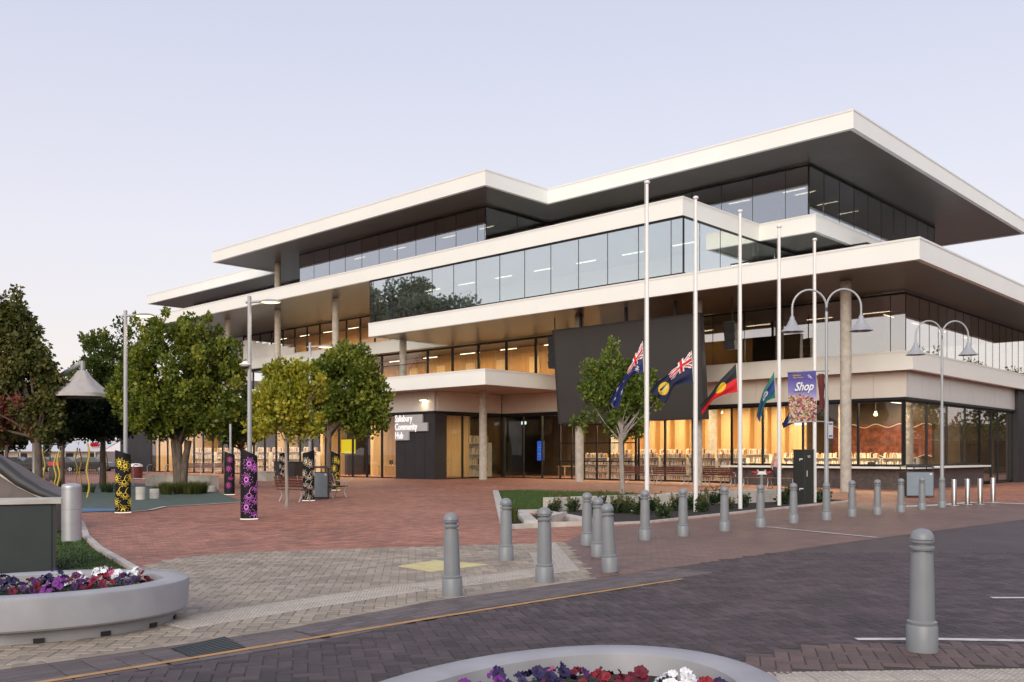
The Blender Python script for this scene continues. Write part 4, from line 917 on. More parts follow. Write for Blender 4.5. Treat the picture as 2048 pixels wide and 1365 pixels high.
for (x, y, c, R, n) in ((0.12, 4.90, 'navy', .16, 16), (0.26, 5.02, 'navy', .12, 12), (0.21, 4.93, 'pink', .05, 4), (-0.08, 4.86, ('violet', 'navy'), .10, 7), (0.50, 4.88, ('crimson', 'red'), .18, 18), (0.66, 4.86, 'crimson', .16, 14), (0.88, 4.93, 'white', .14, 24), (1.0, 4.72, ('navy', 'red'), .13, 10), (0.45, 4.62, 'crimson', .18, 14), (0.1, 4.6, 'purple', .18, 12), (0.8, 4.55, 'white', .16, 12), (-0.22, 4.68, 'violet', .13, 9), (0.35, 4.86, ('crimson', 'purple'), .12, 8)):
    cn = c if isinstance(c, str) else ' and '.join(c)
    petunia(x, y, .35, c, R, n, {'navy': 'dark navy', 'violet': 'bright violet'}.get(cn, cn) + ' petunias blooming in the foreground planter', 'petunias in the foreground planter', .13)
# ------------------------------------------------------------------ totems with flower bursts
def totem(u, v, top, slope, colr, label, lay_, sc=1.0):
    x, y, z = gp(u, v); r_ = .21 * sc; rt = thing('patterned_totem', (x, y, z), label, 'totem', 'patterned totems on the plaza')
    view = math.atan2(-y, -x)                       # the side turned to the street
    m = MB(); N = 40; vs = []; fs = []
    for k in range(N):
        a = 2 * math.pi * k / N; px, py = r_ * math.cos(a), r_ * math.sin(a); side = math.cos(a - view - math.pi / 2) # -1..1 left to right
        vs += [(x + px, y + py, z + .03), (x + px, y + py, z + top + slope * side)]
    for k in range(N): j = (k + 1) % N; fs.append((2 * k, 2 * j, 2 * j + 1, 2 * k + 1))
    fs.append(tuple(2 * k + 1 for k in range(N))); m.add(vs, fs, 0, True); m.build('body', 'totem_dark', rt)
    m = MB(); m.lathe([(r_ + .012, 0.0), (r_ + .012, .012), (r_ - .02, .03)], (x, y, z + .004), 28); m.build('lit_base', 'base_glow', rt)
    def P(dx, z_, off=.004):
        a = view + dx / r_; return (x + (r_ + off) * math.cos(a), y + (r_ + off) * math.sin(a), z + z_)
    for (dx, z0, R, kind) in lay_:
        m = MB(); n = 18 if kind == 'burst' else 9; seedr = random.Random(int(z0 * 1000 + dx * 77)); lo = .04
        for k in range(n):
            a = 2 * math.pi * k / n if kind == 'burst' else math.pi * (1.05 + .9 * k / (n - 1)); L = R * (1.0 if k % 2 else .78) * seedr.uniform(.9, 1.05); wd = .0048
            c_, s_ = math.cos(a), math.sin(a); i0 = lo * .8 * R / .17 if kind == 'burst' else R * .35
            q = [(i0 * c_ - wd * s_, i0 * s_ + wd * c_), (i0 * c_ + wd * s_, i0 * s_ - wd * c_), (L * c_ + wd * .7 * s_, L * s_ - wd * .7 * c_), (L * c_ - wd * .7 * s_, L * s_ + wd * .7 * c_)]
            if all(.04 < z0 + b < top - abs(slope) for _, b in q): m.add([P(dx + a_, z0 + b_) for a_, b_ in q], [(0, 1, 2, 3)])
            d = .0105; qq = [(L * c_ + d * math.cos(t), L * s_ + d * math.sin(t)) for t in (0, 1.05, 2.09, 3.14, 4.19, 5.24)]
            if all(.04 < z0 + b < top - abs(slope) for _, b in qq): m.add([P(dx + a_, z0 + b_, .005) for a_, b_ in qq], [(0, 1, 2, 3, 4, 5)])
        ringr = (R * .22, R * .34) if kind == 'burst' else (R * .32, R * .40)
        for k in range(16):
            t0, t1 = 2 * math.pi * k / 16, 2 * math.pi * (k + 1) / 16
            q = [(ringr[i] * math.cos(t), ringr[i] * math.sin(t)) for i, t in ((0, t0), (1, t0), (1, t1), (0, t1))]
            if all(.04 < z0 + b < top - abs(slope) for _, b in q): m.add([P(dx + a_, z0 + b_, .0055) for a_, b_ in q], [(0, 1, 2, 3)])
        if kind == 'bell':                            # curved stalk over the bell
            pts = [(0, R * .3), (.02, R * .9), (.05, R * 1.3), (.10, R * 1.5)]
            for (a0, b0), (a1, b1) in zip(pts, pts[1:]): m.add([P(dx + a0 - .008, z0 + b0), P(dx + a0 + .008, z0 + b0), P(dx + a1 + .008, z0 + b1), P(dx + a1 - .008, z0 + b1)], [(0, 1, 2, 3)])
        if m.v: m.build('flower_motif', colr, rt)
    return rt
LA = [(-.10, 1.42, .15, 'burst'), (.06, 1.33, .16, 'burst'), (-.19, .98, .15, 'burst'), (.03, .88, .14, 'bell'), (-.12, .60, .11, 'bell'), (.06, .52, .14, 'bell'), (-.20, .30, .14, 'burst'), (.0, .07, .17, 'burst'), (.24, 1.0, .13, 'burst'), (.25, .30, .14, 'burst')]
LB = [(-.0, 1.42, .17, 'burst'), (.16, 1.32, .13, 'burst'), (-.07, 1.02, .18, 'burst'), (.20, .82, .13, 'bell'), (.0, .62, .15, 'bell'), (.18, .50, .12, 'bell'), (-.07, .32, .18, 'burst'), (.17, .08, .16, 'burst')]
LC = [(.02, 1.45, .13, 'burst'), (-.03, 1.08, .13, 'burst'), (.05, .72, .12, 'bell'), (-.04, .40, .14, 'burst')]
totem(246, 1026, 1.72, -.07, 'burst_yellow', 'black totem with yellow flower bursts nearest the silver pillar', LA)
totem(498, 1039, 1.72, -.10, 'burst_purple', 'large black totem with purple flower bursts by the lamp post', LB)
totem(459, 990, 1.72, -.08, 'burst_magenta', 'smaller black totem with magenta flower bursts farther back', LC)
totem(617, 1002, 1.76, .06, 'burst_cream', 'black totem with cream flower bursts in front of the bin', LA)
totem(671, 981, 1.74, -.10, 'burst_yellow', 'black totem with yellow flower bursts right of the bin', LB)
totem(566, 967, 1.74, .05, 'burst_cream', 'farthest black totem with cream flower bursts behind the young tree', LA)

# ------------------------------------------------------------------ lamp posts
def arm_lamp(x, y, ht, label, cam_dome=False, energy=70, side=1):
    z = G(x, y); r = thing('lamp_post', (x, y, z), label, 'street lamp', 'arm lamps on the plaza')
    m = MB(); m.tube([(x, y, z), (x, y, z + ht * .55), (x, y, z + ht)], [.062, .056, .05], 14); m.build('pole', 'pole_grey', r)
    zt = z + ht - .16
    m = MB(); m.tube([(x - .10 * side, y, zt), (x + .32 * side, y, zt + .02)], .035, 10); m.build('arm', 'pole_grey', r)
    m = MB(); m.lathe([(.001, .075), (.12, .07), (.20, .045), (.235, .01), (.22, -.005)], (x + .55 * side, y, zt), 24, sx=1.25, sy=.8); m.build('lamp_head', 'pole_grey', r)
    m = MB(); m.lathe([(.001, -.03), (.14, -.022), (.215, -.004)], (x + .55 * side, y, zt), 24, sx=1.2, sy=.75); m.build('lens', 'lamp_glow', r)
    lamp('lamp', 'SPOT', (x + .55 * side, y, zt - .05), energy, (1, .78, .45), r, .12, spread=2.6)
    if cam_dome:
        m = MB(); m.lathe([(.001, .12), (.06, .11), (.085, .06), (.14, .045), (.15, .02), (.11, .0), (.10, -.02)], (x - .09, y - .09, z + ht * .685), 20); m.build('camera_housing', 'white_trim', r)
        m = MB(); m.lathe([(.10, -.02), (.085, -.06), (.04, -.09), (.001, -.10)], (x - .09, y - .09, z + ht * .685), 20); m.build('camera_dome', 'black_metal', r)
        m = MB(); m.tube([(x, y, z + ht * .70), (x - .09, y - .09, z + ht * .70)], .03, 8); m.build('camera_bracket', 'white_trim', r)
    return r
p = at(251, 0, 26.6); arm_lamp(p[0], p[1], 5.80, 'lit grey lamp post rising behind the yellow flowered totem')
p = at(499, 0, 24.2); arm_lamp(p[0], p[1], 5.80, 'lit grey lamp post with camera dome behind the purple totem', True)
p = at(620, 0, 33.6); arm_lamp(p[0], p[1], 5.72, 'lit grey lamp post rising out of the yellow green tree')
p = at(461, 0, 38.5); x, y = p[:2]; z = G(x, y)
r = thing('slim_post', (x, y, z), 'slim plain grey post behind the magenta totem', 'post'); m = MB(); m.tube([(x, y, z), (x, y, z + 2.9)], .05, 10); m.build('pole', 'pole_grey', r); m = MB(); m.lathe([(.055, 2.9), (.055, 2.93), (.001, 2.94)], (x, y, z), 10); m.build('cap', 'pole_grey', r)
def double_lamp(u, v, y, label, tw):
    x = (u - UC) / F * y; z = 0.004; r = thing('double_lamp_post', (x, y, z), label, 'street lamp', 'double armed lamp posts')
    m = MB(); m.lathe([(.12, 0), (.12, .19), (.108, .21), (.112, .22), (.112, .235), (.098, .245), (.09, .78), (.075, .785), (.075, .80), (.09, .81), (.09, .825), (.075, .835), (.075, .85), (.09, .86), (.088, .88), (.07, .93), (.05, .95)], (x, y, z), 24); m.build('base', 'bollard_grey', r)
    m = MB(); m.tube([(x, y, z + .94), (x, y, z + 3.1), (x, y, z + 3.11), (x, y, z + 5.25)], [.058, .052, .040, .036], 14); m.build('pole', 'pole_grey', r)
    R = .42; ca, sa = math.cos(tw), math.sin(tw)
    for sd in (-1, 1):
        pts = [(0, 4.9)] + [(sd * (R - R * math.cos(t)), 5.35 + .46 * math.sin(t)) for t in [math.pi * k / 14 for k in range(15)]] + [(sd * 2 * R, 5.05)]
        m = MB(); m.tube([(x + ca * a, y + sa * a, z + b) for a, b in pts], .026, 10); m.build('arm', 'pole_grey', r)
        hx, hy = x + ca * sd * 2 * R, y + sa * sd * 2 * R
        m = MB(); m.lathe([(.03, 5.16), (.055, 5.12), (.065, 5.06), (.09, 5.02), (.13, 4.93), (.235, 4.80), (.285, 4.765), (.285, 4.750), (.24, 4.757), (.12, 4.86)], (hx, hy, z), 28); m.build('lamp_shade', 'pole_grey', r)
        m = MB(); m.lathe([(.09, 4.80), (.085, 4.745), (.05, 4.73), (.001, 4.727)], (hx, hy, z), 18); m.build('lamp_glass', 'white_trim', r)
    return r
L1 = double_lamp(1653, 1041, 23.3, 'twin armed grey lamp post carrying the shop banner', -.12); double_lamp(1884, 1016, 28.8, 'twin armed grey lamp post beside the steel bollards', .05)
# banner on the first post
X0 = (1653 - UC) / F * 23.3; Yb = 23.25
bn = thing('street_banner', (X0 - .5, Yb, 2.2), 'purple street banner reading Shop above a picture of fruit', 'banner')
def banner_mat():
    m = bpy.data.materials.new('banner_print'); m.use_nodes = True; M['banner_print'] = m; n, l = m.node_tree.nodes, m.node_tree.links; bs = n['Principled BSDF']; bs.inputs['Roughness'].default_value = .7
    t = n.new('ShaderNodeTexCoord'); s = n.new('ShaderNodeSeparateXYZ'); l.new(t.outputs['Generated'], s.inputs[0])
    r = n.new('ShaderNodeValToRGB'); l.new(s.outputs['Z'], r.inputs[0]); c = r.color_ramp
    c.elements[0].position = .35; c.elements[0].color = (.55, .52, .62, 1); c.elements[1].position = .85; c.elements[1].color = (.075, .06, .27, 1); e = c.elements.new(.6); e.color = (.20, .18, .45, 1)
    v = n.new('ShaderNodeTexVoronoi'); v.inputs['Scale'].default_value = 26; v.inputs['Randomness'].default_value = 1; l.new(t.outputs['Object'], v.inputs['Vector'])
    r2 = n.new('ShaderNodeValToRGB'); s2 = n.new('ShaderNodeSeparateColor'); l.new(v.outputs['Color'], s2.inputs[0]); l.new(s2.outputs[0], r2.inputs[0]); c2 = r2.color_ramp
    c2.elements[0].color = (.20, .02, .04, 1); c2.elements[1].color = (.55, .55, .16, 1)
    for p_, q_ in ((.22, (.10, .04, .10, 1)), (.40, (.42, .12, .12, 1)), (.55, (.50, .28, .24, 1)), (.70, (.60, .50, .38, 1)), (.85, (.16, .20, .05, 1))): e = c2.elements.new(p_); e.color = q_
    nz = n.new('ShaderNodeTexNoise'); nz.inputs['Scale'].default_value = 3; l.new(t.outputs['Object'], nz.inputs['Vector'])
    a = n.new('ShaderNodeMath'); a.operation = 'MULTIPLY_ADD'; l.new(nz.outputs['Fac'], a.inputs[0]); a.inputs[1].default_value = .35; l.new(s.outputs['Z'], a.inputs[2])
    g_ = n.new('ShaderNodeMath'); g_.operation = 'LESS_THAN'; l.new(a.outputs[0], g_.inputs[0]); g_.inputs[1].default_value = .68
    mx = n.new('ShaderNodeMixRGB'); l.new(g_.outputs[0], mx.inputs[0]); l.new(r.outputs[0], mx.inputs[1]); l.new(r2.outputs[0], mx.inputs[2]); l.new(mx.outputs[0], bs.inputs['Base Color'])
banner_mat()
bx0, bx1 = at(1577, 0, Yb)[0], at(1632, 0, Yb)[0]; bz1, bz0 = at(0, 745, Yb)[2], at(0, 846, Yb)[2]
def bpt(f, g_, off=0.0): return (bx0 + (bx1 - bx0) * f + .012 * math.sin(g_ * 5), Yb + .035 * math.sin(f * 3.1 + g_ * 2) - off, bz0 + (bz1 - bz0) * g_ + .03 * f)
m = MB(); nx, ny = 12, 16
for sd in (0, 1): m.v += [bpt(i / nx, j / ny, .004 * sd) for j in range(ny + 1) for i in range(nx + 1)]
k0 = (nx + 1) * (ny + 1)
for sd in (0, 1):
    for j in range(ny):
        for i in range(nx): a = sd * k0 + j * (nx + 1) + i; m.f.append([a, a + 1, a + nx + 2, a + nx + 1]); m.m.append(0); m.smooth.append(True)
m.build('banner_cloth', 'banner_print', bn)
put_text('Shop', .30, (bx0 + .13, Yb - .045, bz0 + .80), (1, 0, .05), (.12, 0, 1), 'flag_white', bn, .004, shear=.25, sx=.78, offset=.006)
put_text('Salisbury', .055, (bx0 + .10, Yb - .03, bz1 - .10), (1, 0, .04), (0, 0, 1), 'flag_yellow', bn, .002); put_text('City Centre', .055, (bx0 + .10, Yb - .03, bz1 - .155), (1, 0, .04), (0, 0, 1), 'flag_yellow', bn, .002)
m = MB(); cx = bx1 - .16
for k in range(3): m.tube([(cx - .06 + .01 * k + .012 * i, Yb - .035, bz1 - .09 - .025 * k + .025 * math.sin(i * .7)) for i in range(9)], .005, 4)
m.build('emblem', 'flag_white', bn)
m = MB(); m.tube([(bx0 - .03, Yb, bz1 + .0), (bx1, Yb, bz1 + .03), (X0 + .06, Yb + .05, bz1 + .045)], .018, 8); m.build('top_arm', 'pole_grey', bn)
m = MB(); m.tube([(bx0 - .02, Yb, bz0), (bx1, Yb, bz0 + .03), (X0 + .04, Yb + .05, bz0 + .035)], .014, 8); m.build('lower_arm', 'pole_grey', bn)
m = MB(); zz0, zz1 = at(0, 818, Yb)[2], at(0, 748, Yb)[2]; xx0 = at(1638, 0, Yb)[0]
for j in range(7): m.v += [(xx0 + .02 * math.sin(j), Yb + .03, zz0 + (zz1 - zz0) * j / 6), (xx0 + .07, Yb - .05 + .02 * math.cos(j), zz0 + (zz1 - zz0) * j / 6), (xx0 + .15 + .015 * math.sin(j * 2), Yb + .04, zz0 + (zz1 - zz0) * j / 6)]
for j in range(6):
    for i in range(2): a = j * 3 + i; m.f.append([a, a + 1, a + 4, a + 3]); m.m.append(0); m.smooth.append(True)
m.build('folded_banner', 'flag_maroon', bn)['label'] = 'maroon banner seen edge on'
sp_ = thing('parking_plate', (X0 + .05, 23.2, 2), 'small pale notice plate strapped to the banner lamp post', 'sign'); m = MB(); m.box(X0 + .0, X0 + .12, 23.17, 23.185, at(0, 877, 23.2)[2], at(0, 844, 23.2)[2]); m.build('plate', 'sign_panel', sp_)
m = MB(); m.box(X0 + .015, X0 + .105, 23.166, 23.1695, at(0, 850, 23.2)[2], at(0, 847, 23.2)[2]); m.box(X0 + .015, X0 + .105, 23.166, 23.1695, at(0, 874, 23.2)[2], at(0, 871, 23.2)[2]); m.build('print_band', 'flag_mid_blue', sp_)

# ------------------------------------------------------------------ flagpoles and flags
poles = ((1294, 24.8, 1293), (1391.5, 26.3, 1391.5), (1480.5, 27.75, 1480), (1558.5, 29.6, 1558), (1629.5, 31.4, 1629))
PX = []
for k, (u, y, _) in enumerate(poles):
    x = (u - UC) / F * y; PX.append((x, y)); r = thing('flagpole', (x, y, 0.02), ORD[k].capitalize() + ' white flagpole from the left in the garden bed', 'flagpole', 'white flagpoles')
    m = MB(); m.tube([(x, y, .02), (x, y, 4.5), (x, y, 8.92)], [.062, .055, .040], 16); m.build('pole', 'flagpole_white', r)
    m = MB(); m.lathe([(.04, 8.90), (.075, 8.93), (.08, 8.97), (.05, 9.0), (.001, 9.01)], (x, y, 0), 16); m.build('truck', 'flagpole_white', r)
    m = MB(); m.tube([(x - .065, y - .02, 8.9), (x - .075, y - .03, 5.0), (x - .07, y - .03, 1.3)], .006, 5); m.build('halyard', 'rope', r)
    m = MB(); m.box(x - .075, x - .055, y - .05, y - .01, 1.2, 1.36); m.build('cleat', 'galvanised', r)
def union(q, p):                                     # canton cross pattern, both 0..1
    a, b = q - .5, (p - .5) * .5
    if abs(a) < .06 or abs(b) < .05: return 2
    if abs(a) < .10 or abs(b) < .085: return 1
    d1, d2 = abs(b - a * .5) / 1.118, abs(b + a * .5) / 1.118
    if min(d1, d2) < .02: return 2
    if min(d1, d2) < .06: return 1
    return 0
def star(q, p, c, r):
    dx, dy = (q - c[0]) * 2, p - c[1]; d = math.hypot(dx, dy); a = math.atan2(dy, dx)
    return d < r * (.55 + .45 * math.cos(7 * a))
def f_aus(q, p):
    if q < .5 and p > .5: return union(q * 2, (p - .5) * 2)
    if star(q, p, (.25, .25), .17) or any(star(q, p, c, .08) for c in ((.75, .82), (.62, .55), (.88, .6), (.75, .18))): return 1
    return 0
def f_sa(q, p):
    if q < .5 and p > .5: return union(q * 2, (p - .5) * 2)
    dx, dy = (q - .75) * 2, p - .5; d = math.hypot(dx, dy)
    if d < .30:
        if abs(dy + .02) < .05 and abs(dx) < .2: return 1
        if abs(dy - .05 - dx * .3) < .045 and abs(dx) < .2: return 4
        return 3
    return 0
def f_abo(q, p):
    if math.hypot((q - .5) * 1.5, p - .5) < .25: return 3
    return 4 if p > .5 else 2
def f_tor(q, p):
    if p > .76 or p < .24: return 5
    if p > .73 or p < .27: return 4
    d = math.hypot((q - .5) * 1.5, (p - .52))
    if .12 < d < .20 and p > .38: return 1
    if star(q, p, (.5, .48), .12): return 1
    return 0
def f_plain(q, p): return 1 if .3 < q < .7 and .2 < p < .8 else 0
def flag(k, secs, fn, mats, label, nq=72, np_=40, amp=.05):
    x, y = PX[k]; r = thing('flag', (*at(*secs[0][1], y - .04),), label, 'flag', 'flags at half mast')
    qs = [s_[0] for s_ in secs]; m = MB()
    def sec(q):
        i = max(0, min(len(qs) - 2, int(np.searchsorted(qs, q, 'right')) - 1)); f = (q - qs[i]) / (qs[i + 1] - qs[i])
        def cr(j):
            P = [secs[max(0, min(len(qs) - 1, i + d))][j] for d in (-1, 0, 1, 2)]
            return [0.5 * (2 * P[1][c] + (P[2][c] - P[0][c]) * f + (2 * P[0][c] - 5 * P[1][c] + 4 * P[2][c] - P[3][c]) * f * f + (-P[0][c] + 3 * P[1][c] - 3 * P[2][c] + P[3][c]) * f ** 3) for c in (0, 1)]
        return cr(1), cr(2)
    for i in range(nq + 1):
        q = i / nq; tp, bt = sec(q)
        for j in range(np_ + 1):
            p_ = j / np_; u = bt[0] + (tp[0] - bt[0]) * p_; v = bt[1] + (tp[1] - bt[1]) * p_
            dy = amp * q * math.sin(6 * q + 5 * p_ + k) + .03 * min(1, q * 4) * math.sin(14 * p_ + 3 * q)
            m.v.append(at(u, v, y - .04 + dy))
    for i in range(nq):
        for j in range(np_):
            a = i * (np_ + 1) + j; m.f.append([a, a + 1, a + np_ + 2, a + np_ + 1]); m.m.append(fn((i + .5) / nq, (j + .5) / np_)); m.smooth.append(True)
    m.build('cloth', mats, r)
    m = MB(); m.tube([at(*secs[0][1], y - .045), at(*secs[0][2], y - .045)], .012, 6); m.build('hoist_rope', 'rope', r); return r
flag(0, [(0, (1285, 683), (1288, 745)), (.2, (1272, 706), (1279, 748)), (.4, (1259, 733), (1268, 749)), (.6, (1246, 757), (1253, 765)), (.75, (1232, 777), (1246, 787)), (1, (1218, 803), (1236, 822))], f_aus, ['flag_blue', 'flag_white', 'flag_red'], 'dark blue starred flag drooping from the first pole')
flag(1, [(0, (1383, 702), (1387.5, 768)), (.25, (1361, 721), (1366, 769)), (.5, (1336, 749), (1350, 772)), (.7, (1321, 760), (1342, 786)), (.85, (1309, 770), (1337, 798)), (1, (1300, 783), (1330, 808))], f_sa, ['flag_navy', 'flag_white', 'flag_red', 'flag_yellow', 'flag_black'], 'navy flag with yellow disc on the second pole')
flag(2, [(0, (1472.5, 727), (1476, 784.5)), (.3, (1452, 749), (1456, 788)), (.55, (1438, 764), (1441, 793)), (.8, (1420, 790), (1424, 803)), (1, (1400, 811), (1405, 831))], f_abo, ['flag_blue', 'flag_white', 'flag_red', 'flag_yellow', 'flag_black'], 'black and red flag with yellow disc on the third pole')
flag(3, [(0, (1549, 742), (1551, 797)), (.25, (1539, 761), (1542, 799)), (.5, (1528, 780), (1532, 805)), (.75, (1520, 803), (1525, 822)), (1, (1513, 832), (1520, 846))], f_tor, ['flag_mid_blue', 'flag_white', 'flag_red', 'flag_yellow', 'flag_black', 'flag_green'], 'blue and green flag hanging from the fourth pole')
flag(4, [(0, (1625, 765), (1626, 815)), (.4, (1603, 795), (1608, 832)), (.7, (1584, 818), (1590, 845)), (1, (1564, 848), (1567, 857))], f_plain, ['flag_blue', 'flag_white'], 'dark blue flag half hidden behind the shop banner', amp=.02)
# ------------------------------------------------------------------ kiosk, fountain, bins, benches
x, y = at(1607, 0, 31.2)[:2]; ks = thing('black_kiosk', (x, y, .03), 'tall black metal kiosk standing between flagpoles', 'kiosk')
m = MB(); m.obox((x, y), ANG - math.pi + .35, .62, .42, .03, 1.80); m.build('body', 'kiosk_black', ks)
m = MB(); m.obox((x, y), ANG - math.pi + .35, .66, .46, 1.801, 1.83); m.build('top_cap', 'black_metal', ks)
ka = ANG - math.pi + .35; kx, kz = (math.cos(ka), math.sin(ka)), (math.sin(ka), -math.cos(ka))
def kp(a, b): return (x + kx[0] * a + kz[0] * b, y + kx[1] * a + kz[1] * b)
for a, z0, wd, h in ((-.06, 1.49, .10, .035), (-.10, 1.45, .02, .08), (.20, 1.60, .10, .015), (.20, 1.56, .07, .012), (-.04, .50, .12, .03), (-.10, .46, .02, .07)):
    m = MB(); m.obox(kp(a, .213), ka, wd, .006, z0, z0 + h); m.build('print_mark', 'flag_white', ks)
m = MB(); m.obox(kp(.14, .22), ka, .025, .03, .92, 1.12); m.build('handle', 'stainless', ks)
m = MB(); m.obox(kp(.06, .2125), ka, .01, .006, .08, 1.76); m.build('door_gap', 'black_metal', ks)
x, y = at(1523, 0, 29.6)[:2]; df = thing('viewer_post', (x, y, 0.03), 'short post with two red and white heads between flagpoles', 'post')
m = MB(); m.tube([(x, y, .03), (x, y, 1.02)], .05, 12); m.build('post', 'bollard_grey', df)
m = MB(); m.hexa([(x - .16, y - .06, 1.02), (x + .16, y - .06, 1.02), (x + .16, y + .06, 1.02), (x - .16, y + .06, 1.02)], [(x - .11, y - .05, 1.12), (x + .11, y - .05, 1.12), (x + .11, y + .05, 1.12), (x - .11, y + .05, 1.12)]); m.build('crossbar', 'white_trim', df)
for sd in (-1, 1):
    m = MB(); m.tube([(x + sd * .12, y - .03, 1.08), (x + sd * .23, y - .03, 1.07), (x + sd * .30, y - .03, 1.10)], [.035, .045, .03], 8); m.build('handle', 'red_plastic', df)
    m = MB(); m.lathe([(.035, 0), (.035, .05), (.001, .055)], (x + sd * .12, y, 1.12), 10); m.build('cap', 'galvanised', df)
def litter_bin(x, y, ang, label, front, wd=1.0, dp=.75, ht=1.15):
    z = G(x, y); r = thing('litter_bin', (x, y, z), label, 'bin')
    ca, sa = math.cos(ang), math.sin(ang)
    def L(a, b): return (x + ca * a - sa * b, y + sa * a + ca * b)
    m = MB(); m.obox(L(0, 0), ang, wd, dp, z + .04, z + ht * .82); m.build('body', 'charcoal_panel', r)
    m = MB(); m.obox(L(0, -dp / 2 - .011), ang, wd * .94, .02, z + .08, z + ht * .80); m.build('front_panel', front, r)
    m = MB(); m.hexa([(*L(-wd / 2 - .02, -dp / 2 - .05), z + ht * .95), (*L(wd / 2 + .02, -dp / 2 - .05), z + ht * .95), (*L(wd / 2 + .02, dp / 2 + .04), z + ht * .95), (*L(-wd / 2 - .02, dp / 2 + .04), z + ht * .95)], [(*L(-wd / 2 + .03, -dp / 2 + .05), z + ht), (*L(wd / 2 - .03, -dp / 2 + .05), z + ht), (*L(wd / 2 - .03, dp / 2), z + ht), (*L(-wd / 2 + .03, dp / 2), z + ht)]); m.build('lid', 'black_metal', r)
    for a, b in ((-.47, -.45), (-.2, -.45), (.47, -.45), (.47, .45), (-.47, .45)): m = MB(); m.obox(L(a * wd, b * dp), ang, .03, .03, z + ht * .82, z + ht * .95); m.build('lid_post', 'black_metal', r)
    m = MB(); m.obox(L(wd * .38, -dp / 2 - .024), ang, .07, .006, z + ht * .72, z + ht * .77); m.build('sticker', 'flag_white', r); return r
x, y, _ = gp(1833, 995); litter_bin(x, y, -.08, 'blue grey litter bin with black lid behind the bollard row', 'bin_blue', 1.05, .75, 1.22)
x, y, _ = gp(632, 999); litter_bin(x, y + .35, .12, 'grey litter bin behind the cream flowered totem', 'bin_grey', .80, .65, 1.22)
def bench(x, y, ang, label, L_=1.8, back=True, wood='bench_wood'):
    z = G(x, y); r = thing('park_bench', (x, y, z), label, 'bench'); r.rotation_euler = (0, 0, ang)
    for k in range(5): m = MB(); m.box(-L_ / 2, L_ / 2, -.22 + k * .095, -.14 + k * .095, .42, .45); m.build('seat_slat', wood, r, local=True)
    if back:
        for k in range(4): b = .26 + k * .025; zz = .52 + k * .095; m = MB(); m.hexa([(-L_ / 2, b, zz), (L_ / 2, b, zz), (L_ / 2, b + .025, zz), (-L_ / 2, b + .025, zz)], [(-L_ / 2, b + .02, zz + .08), (L_ / 2, b + .02, zz + .08), (L_ / 2, b + .045, zz + .08), (-L_ / 2, b + .045, zz + .08)]); m.build('back_slat', wood, r, local=True)
    n = 2 if L_ < 2.5 else 4
    for k in range(n):
        a = -L_ / 2 + .18 + k * (L_ - .36) / (n - 1)
        m = MB(); m.tube([(a, -.26, 0), (a, -.16, .22), (a, -.2, .41), (a, .2, .41), (a, .16, .22), (a, .30, 0)], .022, 8); m.build('leg', 'galvanised', r, local=True)
        if back:
            m = MB(); m.tube([(a, .2, .41), (a, .28, .6), (a, .38, .92)], .018, 8); m.build('back_support', 'galvanised', r, local=True)
            m = MB(); m.tube([(a, -.2, .41), (a, -.24, .58), (a, -.15, .64), (a, .30, .66)], .016, 8); m.build('arm_rest', 'galvanised', r, local=True)
    return r
FA = ANG - math.pi
x, y, _ = gp(590, 1004); bench(x, y, 2.6, 'red slatted bench beside the young yellow green tree', 1.3)
x, y, _ = gp(668, 996); bench(x, y, 1.2, 'red slatted bench seen end on by the right yellow totem', 1.3)
x, y, _ = gp(1278, 967); bench(x, y, FA + math.pi, 'red slatted bench with back left of the first flagpole', 2.0)
x, y, _ = gp(1345, 969); bench(x, y, FA + math.pi, 'red slatted bench with back between the first two flagpoles', 2.0)
x, y, _ = gp(1440, 972); bench(x, y, FA + math.pi, 'red slatted bench right of the second concrete column', 1.8)
x, y, _ = gp(1515, 974); bench(x, y, FA, 'long backless red slatted bench before the brick plinth', 4.2, False)
x, y, _ = gp(415, 950); bench(x, y, .3, 'dark red bench in front of the left wing windows', 3.2)
# black counter block and concrete seat walls in front of the left wing
x, y, _ = gp(578, 953); r = thing('black_counter', (x, y, G(x, y)), 'low black counter block near the left wing doors', 'counter'); z = G(x, y); m = MB(); m.obox((x, y), FA, 2.6, .8, z, z + 1.0); m.build('body', 'black_metal', r); m = MB(); m.obox((x, y), FA, 2.7, .9, z + 1.001, z + 1.05); m.build('top', 'charcoal_panel', r)
x, y, _ = gp(520, 962); r = thing('concrete_block', (x, y, G(x, y)), 'pale concrete seat block left of the black counter', 'seat'); z = G(x, y); m = MB(); m.obox((x, y), FA, 2.4, .6, z, z + .55); m.build('block', 'concrete', r); m = MB(); m.obox((x, y), FA, 2.46, .66, z + .551, z + .6); m.build('seat_slab', 'concrete', r)
